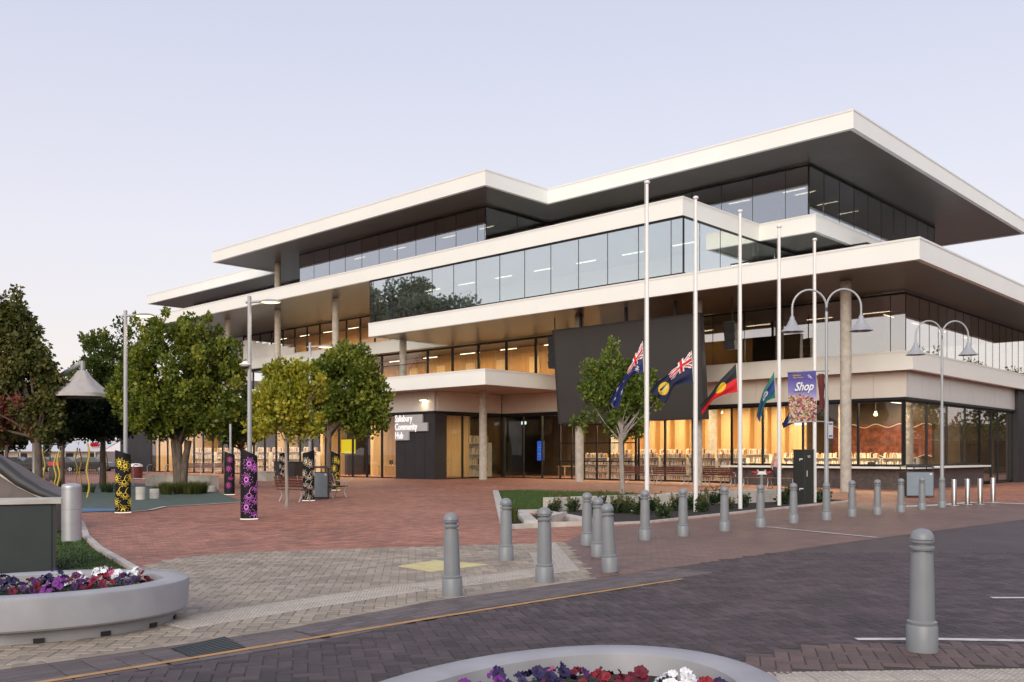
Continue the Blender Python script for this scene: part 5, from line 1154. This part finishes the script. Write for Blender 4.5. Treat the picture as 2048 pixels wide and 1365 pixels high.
# ------------------------------------------------------------------ playground
x, y, _ = gp(0, 1000); 
ms = thing('play_slide', (-11.5, 19.5, 0), 'grey mound slide with thick dark side tube at the left edge', 'slide')
def mp_(u, v, yy): return at(u, v, yy)
A_, B_, C_ = mp_(-120, 860, 19.5), mp_(-10, 922, 19.5), mp_(60, 975, 19.2)
pts = [mp_(-160, 850, 19.6), mp_(-60, 890, 19.5), mp_(0, 930, 19.4), mp_(40, 962, 19.3), mp_(80, 985, 19.2), mp_(112, 997, 19.1), mp_(130, 1003, 19.0)]
m = MB(); m.tube(pts, [.15, .15, .14, .13, .11, .09, .07], 14); m.build('side_tube', 'slide_dark', ms)
prof = [mp_(-160, 880, 19.6), mp_(-60, 918, 19.5), mp_(0, 950, 19.4), mp_(40, 975, 19.3), mp_(75, 992, 19.2), mp_(108, 1003, 19.1)]
m = MB(); n = len(prof); vs = prof + [(p[0] - .6, p[1] + 2.2, p[2] + .1) for p in prof] + [(p[0], p[1], 0.0) for p in prof] + [(p[0] - .6, p[1] + 2.2, 0.0) for p in prof]; fs = []
for i in range(n - 1): fs += [(i, i + 1, n + i + 1, n + i), (2 * n + i, 2 * n + i + 1, i + 1, i), (n + i, n + i + 1, 3 * n + i + 1, 3 * n + i)]
fs.append((n - 1, 3 * n - 1, 4 * n - 1, 2 * n - 1)); m.add(vs, fs); m.build('mound', 'mound_grey', ms)
m = MB(); m.tube([(p[0] + .02, p[1] - .05, p[2] + .01) for p in prof], .03, 8); m.build('edge_strip', 'concrete', ms)
slabline([gp(-150, 1030)[:2], gp(112, 1024)[:2], gp(128, 1050)[:2]], .35, 0, .28, 'seat_wall', 'concrete', label='low pale concrete edging wall behind the green cabinet', cat='wall')
for k, (u, v, ht) in enumerate(((88, 982, 1.9), (110, 984, 1.65), (117, 992, 1.75), (153, 970, 2.0), (161, 972, 1.95), (176, 996, 2.05), (213, 972, 1.8))):
    x, y, z = gp(u, v); r = thing('wavy_pole', (x, y, z), ORD[k].capitalize() + ' wavy yellow climbing pole from the left in the play area', 'pole', 'wavy yellow poles'); ph = random.uniform(0, 6)
    m = MB(); m.tube([(x + .05 * math.sin(ph + j * .75), y, z + ht * j / 14) for j in range(15)], .034, 10); m.build('pole', 'yellow_pole', r); m = MB(); m.lathe([(.04, 0), (.04, .03), (.001, .05)], (x + .05 * math.sin(ph + 14 * .75), y, z + ht), 10); m.build('cap', 'yellow_pole', r)
def stool(u, v, rad, ht, label):
    x, y, z = gp(u, v); r = thing('concrete_stool', (x, y, z), label, 'stool', 'concrete drum stools'); m = MB(); m.lathe([(rad, 0), (rad, ht * .96), (rad * .95, ht), (.001, ht)], (x, y, z + .012), 24); m.build('drum', 'concrete', r); m = MB(); m.lathe([(rad * 1.005, ht * .48), (rad * 1.005, ht * .52)], (x, y, z + .012), 24); m.build('joint', 'planter_concrete', r)
stool(281, 1000, .17, .46, 'pale concrete drum stool nearest the yellow totem'); stool(309, 998, .17, .36, 'shorter pale drum stool beside the grass tufts'); stool(341, 988, .22, .25, 'low concrete drum stool by the tree trunk'); stool(420, 984, .28, .25, 'low concrete drum stool at the end of the seat wall')
# curved seat wall
w_ = [gp(*p)[:2] for p in ((300, 972), (340, 975), (390, 977), (428, 979))]
slabline(w_, .5, .0, .62, 'seat_wall', 'concrete', label='low concrete seat wall behind the large tree', cat='wall')
x, y, z = gp(285, 972); r = thing('climbing_hoops', (x, y, z), 'metal hoop climbing frame with board behind the yellow totem', 'play frame')
m = MB(); m.box(x - .6, x + 1.3, y - .2, y + .2, z + .36, z + .40); m.build('board', 'galvanised', r)
for a in (-.5, .25, 1.2): m = MB(); m.tube([(x + a, y, z), (x + a, y, z + 1.0), (x + a + .1, y, z + 1.12), (x + a + .25, y, z + 1.12)], .025, 8); m.build('hoop', 'galvanised', r)
m = MB(); m.tube([(x - .5, y, z + .62), (x + .4, y, z + .6)], .025, 8); m.build('red_rail', 'red_plastic', r)
x, y = at(272, 0, 62)[:2]; z = G(x, y); r = thing('red_cabinet', (x, y, z), 'red cabinet with white domed top near the left wing', 'cabinet'); m = MB(); m.lathe([(.40, 0), (.40, .85)], (x, y, z), 20); m.build('body', 'flag_maroon', r); m = MB(); m.lathe([(.44, .85), (.4, .98), (.25, 1.06), (.001, 1.08)], (x, y, z), 20); m.build('dome', 'white_trim', r)
# shade umbrella
x, y = at(165, 0, 42.5)[:2]; z = G(x, y); zt = at(0, 741, 42.5)[2]; zb = at(0, 789, 42.5)[2]
um = thing('shade_umbrella', (x, y, z), 'large pale fabric shade umbrella on a leaning mast', 'umbrella')
m = MB(); N = 8; rings = [(.20, zt), (.45, zt - .34), (.86, zt - .72), (1.42, zb + .03)]; vs = []
for (rr, zz) in rings:
    for k in range(N * 4):
        a = 2 * math.pi * k / (N * 4); sg = 1 - .06 * (rr / 1.42) * (1 - abs(math.cos(a * N / 2))); vs.append((x + rr * sg * math.cos(a), y + rr * sg * math.sin(a), zz - .04 * (1 - abs(math.cos(a * N / 2)))))
for k in range(N * 4): a = 2 * math.pi * k / (N * 4); vs.append((x + 1.40 * math.cos(a), y + 1.40 * math.sin(a), zb - .14))
nn = N * 4; m.add(vs, [(i * nn + k, i * nn + (k + 1) % nn, (i + 1) * nn + (k + 1) % nn, (i + 1) * nn + k) for i in range(4) for k in range(nn)], 0, True); m.build('canopy', 'sail_fabric', um)
m = MB(); m.tube([(x, y, zt - .1), (x, y, zt + .42)], .11, 12); m.build('finial', 'pole_grey', um)
m = MB(); m.tube([(x, y, zt + .35), (x - 1.2, y + .1, zt - .30), (x - 2.27, y + .2, zt - .95)], .10, 12); m.build('mast_arm', 'pole_grey', um); m = MB(); m.tube([(x - 2.27, y + .2, z), (x - 2.27, y + .2, zt - .9)], .13, 12); m.build('mast', 'pole_grey', um)
for k in range(8): a = 2 * math.pi * k / 8; m = MB(); m.tube([(x, y, zb + .35), (x + 1.38 * math.cos(a), y + 1.38 * math.sin(a), zb)], .025, 6); m.build('rib', 'pole_grey', um)

# ------------------------------------------------------------------ trees and plants
def leaves(m_name, matn, parent, centres, per, spread, size, up=0.5, seed=1, droop=0.0, tall=1.5):
    rg = np.random.default_rng(seed); C = np.array([c[:3] for c in centres]); K = len(C); n = K * per
    idx = np.repeat(np.arange(K), per); rad = np.array([c[3] for c in centres])[idx]
    d = rg.normal(size=(n, 3)); d /= np.linalg.norm(d, axis=1)[:, None]; rr = rad * rg.random(n) ** .45
    pos = C[idx] + d * rr[:, None] * np.array([1, 1, tall]) * spread
    ax = d * .6 + rg.normal(size=(n, 3)) * .5; ax[:, 2] += up - droop; ax /= np.linalg.norm(ax, axis=1)[:, None]
    q = rg.normal(size=(n, 3)); sd = np.cross(ax, q); sd /= np.linalg.norm(sd, axis=1)[:, None] + 1e-9; nr = np.cross(ax, sd)
    L = size * rg.uniform(.65, 1.3, n)[:, None]; W = L * .36
    v = np.empty((n, 4, 3)); v[:, 0] = pos; v[:, 1] = pos + ax * L * .45 + sd * W + nr * L * .08; v[:, 2] = pos + ax * L - nr * L * .06; v[:, 3] = pos + ax * L * .45 - sd * W + nr * L * .08
    off = np.array(wl_(parent)); v -= off
    me = bpy.data.meshes.new(m_name); me.vertices.add(n * 4); me.vertices.foreach_set('co', v.reshape(-1)); me.loops.add(n * 4); me.loops.foreach_set('vertex_index', np.arange(n * 4, dtype=np.int32))
    me.polygons.add(n); me.polygons.foreach_set('loop_start', np.arange(0, n * 4, 4, dtype=np.int32)); me.polygons.foreach_set('loop_total', np.full(n, 4, dtype=np.int32))
    at_ = me.attributes.new('tint', 'FLOAT', 'POINT'); ct = rg.uniform(0, .55, K)[idx] + rg.uniform(0, .45, n)
    if len(centres[0]) > 4: ct = np.clip(ct + np.array([c[4] for c in centres])[idx], 0, 1)
    at_.data.foreach_set('value', np.repeat(ct, 4).astype(np.float32)); me.materials.append(M[matn]); me.update(); me.validate()
    o = bpy.data.objects.new(m_name, me); COL.objects.link(o); o.parent = parent; return o
def tree(u, yy, ell, label, matn, nclump, per, size, trunk_r, bark='bark', group='plaza trees', clr=(.18, .40), seed=1, stems=1, trunk_top=None, spread=1.0, base=None, droop=0.0, tintfn=None, name='shade_tree', up=.5, dx=0.0):
    """ell: ellipsoids (du, v_centre, half width px, half height px) drawn from the photo, at depth yy"""
    x, y = at(u, 0, yy)[:2]
    if base is not None: x, y = base[:2]
    z = G(x, y); r = thing(name, (x, y, z), label, 'tree', group); rg = random.Random(seed); cs = []
    vol = [e[2] ** 2 * e[3] for e in ell]
    for k in range(nclump):
        e = rg.choices(ell, vol)[0]; c = at(u + e[0], e[1], yy); rx, rz = e[2] * yy / F, e[3] * yy / F
        while True:
            p = Vector((rg.uniform(-1, 1), rg.uniform(-1, 1), rg.uniform(-1, 1)))
            if .12 < p.length < 1: break
        p = p.normalized() * (p.length ** .38) * rg.uniform(.82, 1.17); cl = rg.uniform(*clr) * (1.25 if p.length < .6 else 1); k_ = .93
        if rg.random() < .16 and p.z > -.35: p = p * rg.uniform(1.10, 1.34); cl *= .68
        q = (c[0] + p.x * (rx - cl * .5), c[1] + p.y * (rx - cl * .5) * k_, c[2] + p.z * (rz - cl * .45))
        cs.append((*q, cl, tintfn(q) if tintfn else 0.0))
    leaves('crown', matn, r, cs, per, spread, size, seed=seed, droop=droop, up=up)
    zc = min(at(0, e[1] + e[3], yy)[2] for e in ell); zt = trunk_top or zc + .35; m = MB()
    for s_ in range(stems):
        ox = (s_ - (stems - 1) / 2) * trunk_r * 1.1; jx = rg.uniform(-.1, .1)
        m.tube([(x + ox * .4, y, z - .02), (x + ox * .7 + .02, y, z + .25), (x + ox + jx * .5, y, z + (zt - z) * .6), (x + ox * 1.6 + jx, y + rg.uniform(-.05, .05), zt)], [trunk_r * 1.35, trunk_r * 1.05, trunk_r * .9, trunk_r * .75], 12)
    m.build('trunk', bark, r)
    m = MB(); pick = rg.sample(cs, min(len(cs), 26)); top = Vector((x, y, zt - .15))
    for c in pick:
        e = Vector(c[:3]); st_ = top + Vector((0, 0, rg.uniform(-.25, .5))); mid = st_.lerp(e, .5) + Vector((rg.uniform(-.1, .1), rg.uniform(-.1, .1), -.12 * (e - st_).length * .5 + .15))
        m.tube([st_, st_.lerp(mid, .5), mid, e], [trunk_r * .45, trunk_r * .33, trunk_r * .22, .012], 6)
    m.build('limbs', bark, r); return r
def gp0(u, v): return gp(u, v)
def rt_(q): return random.uniform(.2, .6) if q[2] < 4.7 and q[0] < -21.0 and random.random() < .7 else (-.12)
tree(40, 41.5, [(-25, 690, 58, 80), (15, 775, 62, 80), (-50, 800, 70, 80), (48, 735, 30, 45), (-12, 610, 24, 38), (66, 790, 24, 60), (50, 845, 36, 36), (80, 765, 14, 30), (-60, 650, 40, 60)], 'russet and green tree cropped by the left edge', 'leaf_russet', 300, 85, .19, .17, seed=3, base=gp(77, 984), trunk_top=2.7, droop=.9, tintfn=rt_, clr=(.2, .42))
tree(205, 50, [(-15, 745, 52, 70), (20, 715, 48, 62), (5, 800, 80, 60), (48, 690, 22, 30), (0, 838, 88, 42)], 'mid green tree behind the shade umbrella', 'leaf_deep', 240, 85, .19, .16, seed=5, base=gp(205, 974), trunk_top=2.6)
tree(356, 41.5, [(4, 745, 95, 112), (-68, 790, 62, 72), (72, 765, 62, 80), (-30, 815, 85, 60), (55, 830, 72, 48), (-8, 670, 52, 40), (100, 735, 30, 50)], 'large dense green tree at the edge of the play surface', 'leaf_green', 420, 90, .17, .17, seed=7, base=gp(360, 983), stems=3, trunk_top=2.3)
tree(572, 29, [(-4, 805, 48, 64), (-42, 815, 32, 36), (44, 775, 38, 52), (-8, 752, 34, 40), (-42, 850, 34, 28), (30, 850, 40, 30), (22, 735, 20, 26)], 'small yellow green young tree with slender pale trunk', 'leaf_yellow', 150, 75, .13, .055, 'bark_pale', seed=9, base=gp(573, 1015), trunk_top=2.25, clr=(.12, .27))
tree(690, 41, [(0, 775, 64, 74), (-48, 800, 46, 56), (52, 785, 40, 58), (2, 722, 34, 36), (34, 832, 50, 42), (42, 735, 26, 34), (-30, 740, 24, 28)], 'rounded green tree behind the litter bin', 'leaf_green', 270, 85, .17, .13, seed=11, base=gp(656, 985), trunk_top=2.7)
tree(478, 47, [(0, 850, 46, 45), (20, 820, 34, 40), (-28, 858, 30, 36)], 'dark small tree between the two larger green trees', 'leaf_deep', 60, 110, .18, .09, seed=13, base=gp(482, 968), trunk_top=2.2)
tree(1240, 38.5, [(0, 795, 54, 62), (-46, 768, 42, 46), (36, 775, 40, 55), (-76, 838, 30, 22), (-8, 712, 20, 36), (66, 742, 22, 32), (10, 852, 48, 24), (74, 790, 18, 26), (-30, 735, 20, 24)], 'young green tree before the big dark screen', 'leaf_young', 190, 60, .15, .075, 'bark_pale', seed=15, base=gp(1244, 990), trunk_top=2.5, clr=(.15, .33), stems=2)
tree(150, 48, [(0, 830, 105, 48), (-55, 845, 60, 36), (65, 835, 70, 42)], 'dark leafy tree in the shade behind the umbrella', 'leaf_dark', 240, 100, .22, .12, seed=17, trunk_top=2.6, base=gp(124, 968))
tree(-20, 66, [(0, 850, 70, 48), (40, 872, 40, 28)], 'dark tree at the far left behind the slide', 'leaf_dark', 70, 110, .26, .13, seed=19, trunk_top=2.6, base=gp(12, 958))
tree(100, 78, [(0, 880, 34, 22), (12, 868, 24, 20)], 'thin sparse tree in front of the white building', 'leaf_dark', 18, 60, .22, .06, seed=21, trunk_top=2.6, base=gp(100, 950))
# tall gum trees outside the picture on the left, seen only in the glass
for k, (s, t, hh) in enumerate(((74.5, 3, 18), (80, 5, 19.5), (86, 1, 22), (93, 2, 22.5))):
    x, y, _ = B(s, t); r = thing('gum_tree', (x, y, 0), ('tall grey green gum tree reflected in the mirror glass, ' + ORD[k] + ' of the row'), 'tree', 'gum trees reflected in the glass'); rg = random.Random(50 + k); cs = []
    for q in range(90):
        a, f = rg.uniform(0, 6.28), rg.random(); zz = hh * (.38 + .62 * f); rr = (4.6 * math.sin(min(1, .25 + f * .9) * 2.6)) * rg.random() ** .5; cs.append((x + rr * math.cos(a), y + rr * math.sin(a), zz, rg.uniform(.7, 1.3)))
    leaves('crown', 'leaf_eucalypt', r, cs, 95, 1.0, .45, seed=60 + k); m = MB(); m.tube([(x, y, 0), (x + .3, y, hh * .4), (x, y, hh * .8)], [.4, .3, .1], 10); m.build('trunk', 'bark_pale', r)
# low plants
def tuft(x, y, z, n, ht, rad, matn, label, group, wd=.007, lean=.8):
    r = thing('grass_tuft', (x, y, z), label, 'plant', group); m = MB()
    for k in range(n):
        a = random.uniform(0, 6.28); r0 = rad * .35 * random.random(); h = ht * random.uniform(.6, 1.1); l = lean * random.uniform(.3, 1); bx, by = r0 * math.cos(a), r0 * math.sin(a); dx, dy = math.cos(a), math.sin(a); px, py = -dy * wd, dx * wd
        m.add([(bx - px, by - py, 0), (bx + px, by + py, 0), (bx + dx * h * l * .4 + px * .8, by + dy * h * l * .4 + py * .8, h * .65), (bx + dx * h * l * .4 - px * .8, by + dy * h * l * .4 - py * .8, h * .65), (bx + dx * h * l, by + dy * h * l, h)], [(0, 1, 2, 3), (3, 2, 4)])
    o = m.build('blades', matn, r, local=True); a_ = o.data.attributes.new('tint', 'FLOAT', 'POINT'); nv = len(o.data.vertices); a_.data.foreach_set('value', np.repeat(RNG.uniform(0, 1, nv // 5), 5).astype(np.float32)); return r
x0, y0, z0 = gp(362, 988)
for k in range(40):
    a = random.uniform(0, 6.28); rr = 1.30 * random.random() ** .5; tuft(x0 + rr * math.cos(a), y0 + .9 * rr * math.sin(a), z0 + .01, 80, .52, .35, 'leaf_tuft', 'olive grass tuft in the clump round the large tree', 'grass tufts round the large tree')
x0, y0, z0 = gp(200, 985)
for k in range(12):
    a = random.uniform(0, 6.28); rr = 1.0 * random.random() ** .5; tuft(x0 + rr * math.cos(a), y0 + .8 * rr * math.sin(a), z0 + .01, 50, .45, .3, 'leaf_shrub', 'dark grass tuft under the tree by the umbrella', 'grass tufts by the umbrella tree')
for (u, v) in ((110, 968), (95, 966), (70, 972), (120, 974)):
    x, y, z = gp(u, v); tuft(x, y, z, 60, .5, .4, 'leaf_shrub', 'dark grass tuft under the russet tree', 'grass tufts under the russet tree')
for (u, v) in ((1030, 1049), (1024, 1045)): x, y, z = gp(u, v); tuft(x, y, .05, 70, .42, .2, 'leaf_tuft', 'yellow green grass tuft at the tip of the garden bed', 'grass tufts at the bed tip', .008, .35)
for (u, v) in ((1100, 1040), (1080, 1040)): x, y, z = gp(u, v); tuft(x, y, .05, 40, .24, .2, 'leaf_tuft', 'small dry grass tuft between the concrete kerbs', 'small tufts between kerbs', .008)
def shrub(x, y, z, sc, label, group, stalks=6):
    r = thing('garden_shrub', (x, y, z), label, 'plant', group); cs = [(x + random.uniform(-.16, .16) * sc, y + random.uniform(-.16, .16) * sc, z + random.uniform(.08, .30) * sc, random.uniform(.10, .17) * sc) for _ in range(9)]
    leaves('foliage', 'leaf_shrub', r, cs, 26, 1.0, .11 * sc, up=.8, seed=random.randrange(9999)); m = MB(); tips = []
    for k in range(stalks):
        a = random.uniform(0, 6.28); h = random.uniform(.35, .62) * sc; e = (x + .22 * h * math.cos(a) * 2, y + .22 * h * math.sin(a) * 2, z + h); m.tube([(x, y, z), (x + .1 * math.cos(a), y + .1 * math.sin(a), z + h * .6), e], .006, 4); tips.append((*e, .045))
    m.build('stems', 'bark', r)
    if tips: tag(leaves('seed_heads', 'leaf_russet', r, tips, 12, 1.0, .05, seed=random.randrange(9999)), kind='stuff')
k = 0
for i in range(250):
    u = random.uniform(1100, 1660); f = random.random(); vf = 1047 - (u - 1300) * .112 if u > 1190 else 1030 + (u - 1100) * .2; vb = 1022 - (u - 1100) * .052
    v = vb + (vf - vb) * (.05 + .8 * f * f); x, y, z = gp(u, v)
    if not inpoly(x, y, bedp) or any(abs(x - a) < .12 and abs(y - b) < .12 for a, b in PX): continue
    if random.random() < .7 * max(0, f - .3): continue
    k += 1
    if k > 64: break
    if u < 1180: lb, gr = 'dark leafy shrub at the left end of the garden bed', 'shrubs at the left end of the bed'
    elif u < 1390: lb, gr = 'dark leafy shrub between the first two flagpoles', 'shrubs between the first two flagpoles'
    elif u < 1482: lb, gr = 'dark leafy shrub between the second and third flagpoles', 'shrubs between second and third flagpoles'
    else: lb, gr = 'dark leafy shrub right of the third flagpole', 'shrubs right of the third flagpole'
    shrub(x, y, .03, random.uniform(.5, .85), lb, gr)
x, y, z = gp(1264, 1027); r = thing('garden_uplight', (x, y, .03), 'small lit uplight among the mulch left of the first flagpole', 'garden light'); m = MB(); m.lathe([(.12, 0), (.13, .03), (.11, .05)], (x, y, .03), 16); m.build('rim', 'stainless', r); m = MB(); m.lathe([(.11, .05), (.06, .065), (.001, .07)], (x, y, .03), 16); m.build('lens', 'base_glow', r)
# ------------------------------------------------------------------ far left: white building, cars, fence
yb = 96; xa, xb = at(-150, 0, yb)[0], at(205, 0, yb)[0]
wb = thing('white_hall', (xa, yb, 0), 'long low white building with pale sheet roof in the left distance', 'building')
m = MB(); m.box(xa, xb, yb, yb + 8, 0, 2.0); m.build('wall', 'white_wall', wb)
m = MB(); m.hexa([(xa - .3, yb - .7, 1.98), (xb + .3, yb - .7, 1.98), (xb + .3, yb + 4, 3.2), (xa - .3, yb + 4, 3.2)], [(xa - .3, yb - .7, 2.06), (xb + .3, yb - .7, 2.06), (xb + .3, yb + 4, 3.3), (xa - .3, yb + 4, 3.3)]); m.build('roof', 'roof_sheet', wb)
for k in range(7):
    x = xa + 2.5 + k * 2.4; m = MB(); m.box(x, x + .9, yb - .04, yb - .001, .1 if k % 2 else .8, 1.8); m.build('door' if k % 2 else 'window', 'charcoal_panel', wb)
for k in range(12): x = xa + .8 + k * 1.55; m = MB(); m.box(x, x + .1, yb - .6, yb - .5, 0, 1.98); m.build('verandah_post', 'white_wall', wb)
rs = thing('roof_sign', at(190, 890, yb - .2), 'red script sign on the far white roof', 'sign'); m = MB()
for k in range(4): m.tube([at(184 + k * 4 + 2 * math.cos(t), 890 + 3.2 * math.sin(t) - k * .3, yb + .3) for t in [j * .7 for j in range(8)]], .10, 5)
m.build('lettering', 'flag_red', rs)
def make_car(matn):
    r = thing('parked_car', (0, 0, 0), 'x', 'car', 'cars parked in the left distance')
    m = MB(); pr = [(-2.1, .35), (-2.15, .75), (-1.9, .9), (-1.2, .98), (-.6, 1.42), (.7, 1.45), (1.45, 1.0), (2.05, .9), (2.15, .55), (2.1, .3)]
    vs = [(a, -.85 + (.12 if b > 1.1 else 0), b) for a, b in pr] + [(a, .85 - (.12 if b > 1.1 else 0), b) for a, b in pr]; n = len(pr)
    m.add(vs, [tuple(range(n))] + [tuple(range(2 * n - 1, n - 1, -1))] + [(i, n + i, n + (i + 1) % n, (i + 1) % n) for i in range(n)]); m.build('body', matn, r, local=True)
    m = MB(); m.add([(-1.05, -.79, 1.0), (1.3, -.79, 1.02), (.65, -.735, 1.38), (-.55, -.735, 1.36)], [(0, 1, 2, 3)]); m.build('side_window', 'black_metal', r, local=True)
    for a in (-1.35, 1.35):
        for b in (-.86, .86):
            m = MB(); m.tube([(a, b - .1, .33), (a, b + .1, .33)], .33, 16); w_o = m.build('wheel', 'tyre', r, local=True)
            m = MB(); m.tube([(a, b - .105, .33), (a, b + .105, .33)], .19, 12); m.build('rim', 'galvanised', w_o, local=True)
    return r
cA, cB = make_car('car_dark'), make_car('car_grey'); uA, uB = [], []
for k, (u, c) in enumerate(((25, 0), (78, 0), (125, 1), (178, 0))):
    x, y = at(u, 0, 86)[:2]; place((cA, cB)[c], (uA, uB)[c], (x, y, 0), .05, ORD[k].capitalize() + (' dark' if c == 0 else ' grey') + ' car from the left parked before the white building')
yf = 74; xf0, xf1 = at(15, 0, yf)[0], at(205, 0, yf)[0]; fo = thing('railing_fence', (xf0, yf, 0), 'black metal railing fence in front of the parked cars', 'fence')
m = MB(); m.box(xf0, xf1, yf - .02, yf + .02, .84, .88); m.box(xf0, xf1, yf - .02, yf + .02, .14, .18); m.build('rails', 'black_metal', fo)
mm_ = MB(); mm_.box(-.015, .015, -.012, .012, 0, .84); me_ = mm_.mesh('picket', 'black_metal')
for k in range(int((xf1 - xf0) / .14)): o = bpy.data.objects.new('picket', me_); COL.objects.link(o); o.parent = fo; o.location = (k * .14, 0, 0)
x, y, z = gp(112, 955); x, y = at(112, 0, 60)[:2]; r = thing('red_bin', (x, y, 0), 'dark bin with red lid behind the wavy poles', 'bin'); m = MB(); m.box(x - .32, x + .32, y - .3, y + .3, G(x, y), .95); m.build('body', 'black_metal', r); m = MB(); m.box(x - .36, x + .36, y - .34, y + .34, .951, 1.2); m.build('lid', 'red_plastic', r)
# ------------------------------------------------------------------ the passer-by in front of the plinth
def person(x, y, z, ang):
    r = thing('person', (x, y, z), 'person in pink top and dark trousers walking past the long bench', 'person')
    V = [(0, 0, .93), (0, 0, 1.15), (0, 0, 1.38), (0, 0, 1.47), (0, .01, 1.56), (0, .01, 1.66),
         (.09, 0, .90), (.10, .13, .50), (.10, .10, .09), (.10, .22, .04), (-.09, 0, .90), (-.10, -.10, .49), (-.10, -.28, .12), (-.10, -.20, .04),
         (.19, 0, 1.36), (.23, -.10, 1.10), (.22, -.05, .86), (.22, -.03, .78), (-.19, 0, 1.36), (-.23, .10, 1.10), (-.22, .20, .90), (-.22, .24, .83)]
    E_ = [(0, 1), (1, 2), (2, 3), (3, 4), (4, 5), (0, 6), (6, 7), (7, 8), (8, 9), (0, 10), (10, 11), (11, 12), (12, 13), (2, 14), (14, 15), (15, 16), (16, 17), (2, 18), (18, 19), (19, 20), (20, 21)]
    R = [.14, .125, .135, .055, .085, .08, .095, .065, .042, .04, .095, .065, .042, .04, .06, .042, .032, .03, .06, .042, .032, .03]
    me = bpy.data.meshes.new('body'); me.from_pydata(V, E_, []); o = bpy.data.objects.new('body', me); COL.objects.link(o)
    md = o.modifiers.new('skin', 'SKIN'); sv = me.skin_vertices[0].data
    for i, q in enumerate(R): sv[i].radius = (q, q * .8 if i < 3 else q); sv[i].use_root = (i == 0)
    sb = o.modifiers.new('sub', 'SUBSURF'); sb.levels = 1; sb.render_levels = 1
    bpy.context.view_layer.update(); dg = bpy.context.evaluated_depsgraph_get(); m2 = bpy.data.meshes.new_from_object(o.evaluated_get(dg)); bpy.data.objects.remove(o)
    m2.materials.clear()
    for q in ('shirt_pink', 'trousers_navy', 'skin', 'hair_brown'): m2.materials.append(M[q])
    for p_ in m2.polygons:
        c = p_.center; arm = abs(c.x) > .17 and c.z < 1.12
        p_.material_index = 2 if arm and c.z < 1.1 and abs(c.x) > .18 else (1 if c.z < .97 else (0 if c.z < 1.45 else (3 if (c.z > 1.64 or (c.y < -.01 and c.z > 1.55)) else 2))); p_.use_smooth = True
    b = bpy.data.objects.new('body', m2); COL.objects.link(b); b.parent = r; r.rotation_euler = (0, 0, ang); return r
x, y, z = gp(1551, 972); person(x, y, z, FA - math.pi / 2)

# ------------------------------------------------------------------ the far side of the street, behind the viewer: seen in the glass
def shop(x0, x1, y, face, ht, label, wallm, rot=False):
    r = thing('street_shop', ((x0 + x1) / 2, y, 0) if not rot else (y, (x0 + x1) / 2, 0), label, 'shop', 'shops across the street')
    def bx(m, a0, a1, b0, b1, z0, z1):
        return m.box(a0, a1, b0, b1, z0, z1) if not rot else m.box(b0, b1, a0, a1, z0, z1)
    d = face
    m = MB(); bx(m, x0, x1, min(y, y - d * 9), max(y, y - d * 9), 0, ht); m.build('wall', wallm, r)
    m = MB(); bx(m, x0 + .1, x1 - .1, min(y, y + d * 2.6), max(y, y + d * 2.6), 3.0, 3.18); m.build('awning', 'bin_grey', r)
    n = max(2, int((x1 - x0) / 3))
    for k in range(n):
        a = x0 + (k + .1) * (x1 - x0) / n; b = x0 + (k + .9) * (x1 - x0) / n
        m = MB(); bx(m, a, b, min(y, y + d * .05), max(y, y + d * .05), .5, 2.7); m.build('shop_window', 'charcoal_panel', r)
    m = MB(); bx(m, x0 - .1, x1 + .1, min(y - d * 9.1, y + d * .15), max(y - d * 9.1, y + d * .15), ht, ht + .25); m.build('parapet', 'white_trim', r)
wm = ['dark_brick', 'column_concrete', 'white_wall', 'mound_grey']
for k in range(8): shop(-62 + k * 16, -47 + k * 16, -34, 1, 4.2 + (k * 7 % 4) * .6, ORD[k].capitalize() + ' low shop from the left across the street, mirrored in the glass', wm[k % 4])
for k in range(8): shop(-28 + k * 16, -13 + k * 16, 64, -1, 4.4 + (k * 5 % 3) * .7, ORD[k].capitalize() + ' low shop along the right street, mirrored in the end glass', wm[(k + 1) % 4], True)
for k in range(5): shop(-40 + k * 18, -23 + k * 18, -80, 1, 4.6 + (k % 3) * .6, ORD[k].capitalize() + ' low shop along the left street, mirrored in the entrance glass', wm[k % 4], True)
for k, (x, y, hh) in enumerate(((50, 18, 9), (54, 34, 10), (46, -4, 8), (30, -28, 9), (-12, -29, 8), (56, 62, 10), (57, 70, 9), (57, 78, 11), (58, 87, 10), (58, 96, 10), (-48, 22, 7), (-52, 30, 8), (-50, 38, 7), (-54, 45, 8), (-47, 50, 7))):
    r = thing('street_tree', (x, y, 0), ORD[k].capitalize() + ' street tree across the road, mirrored in the glass', 'tree', 'street trees across the road'); rg = random.Random(80 + k)
    cs = [(x + rg.gauss(0, 1.5), y + rg.gauss(0, 1.5), hh * (.2 if x < -40 else .35) + hh * .65 * rg.random(), rg.uniform(.5, .9)) for _ in range(70)]
    leaves('crown', 'leaf_deep', r, cs, 50, 1.0, .32, seed=90 + k); m = MB(); m.tube([(x, y, 0), (x, y, hh * .6)], [.2, .1], 8); m.build('trunk', 'bark', r)
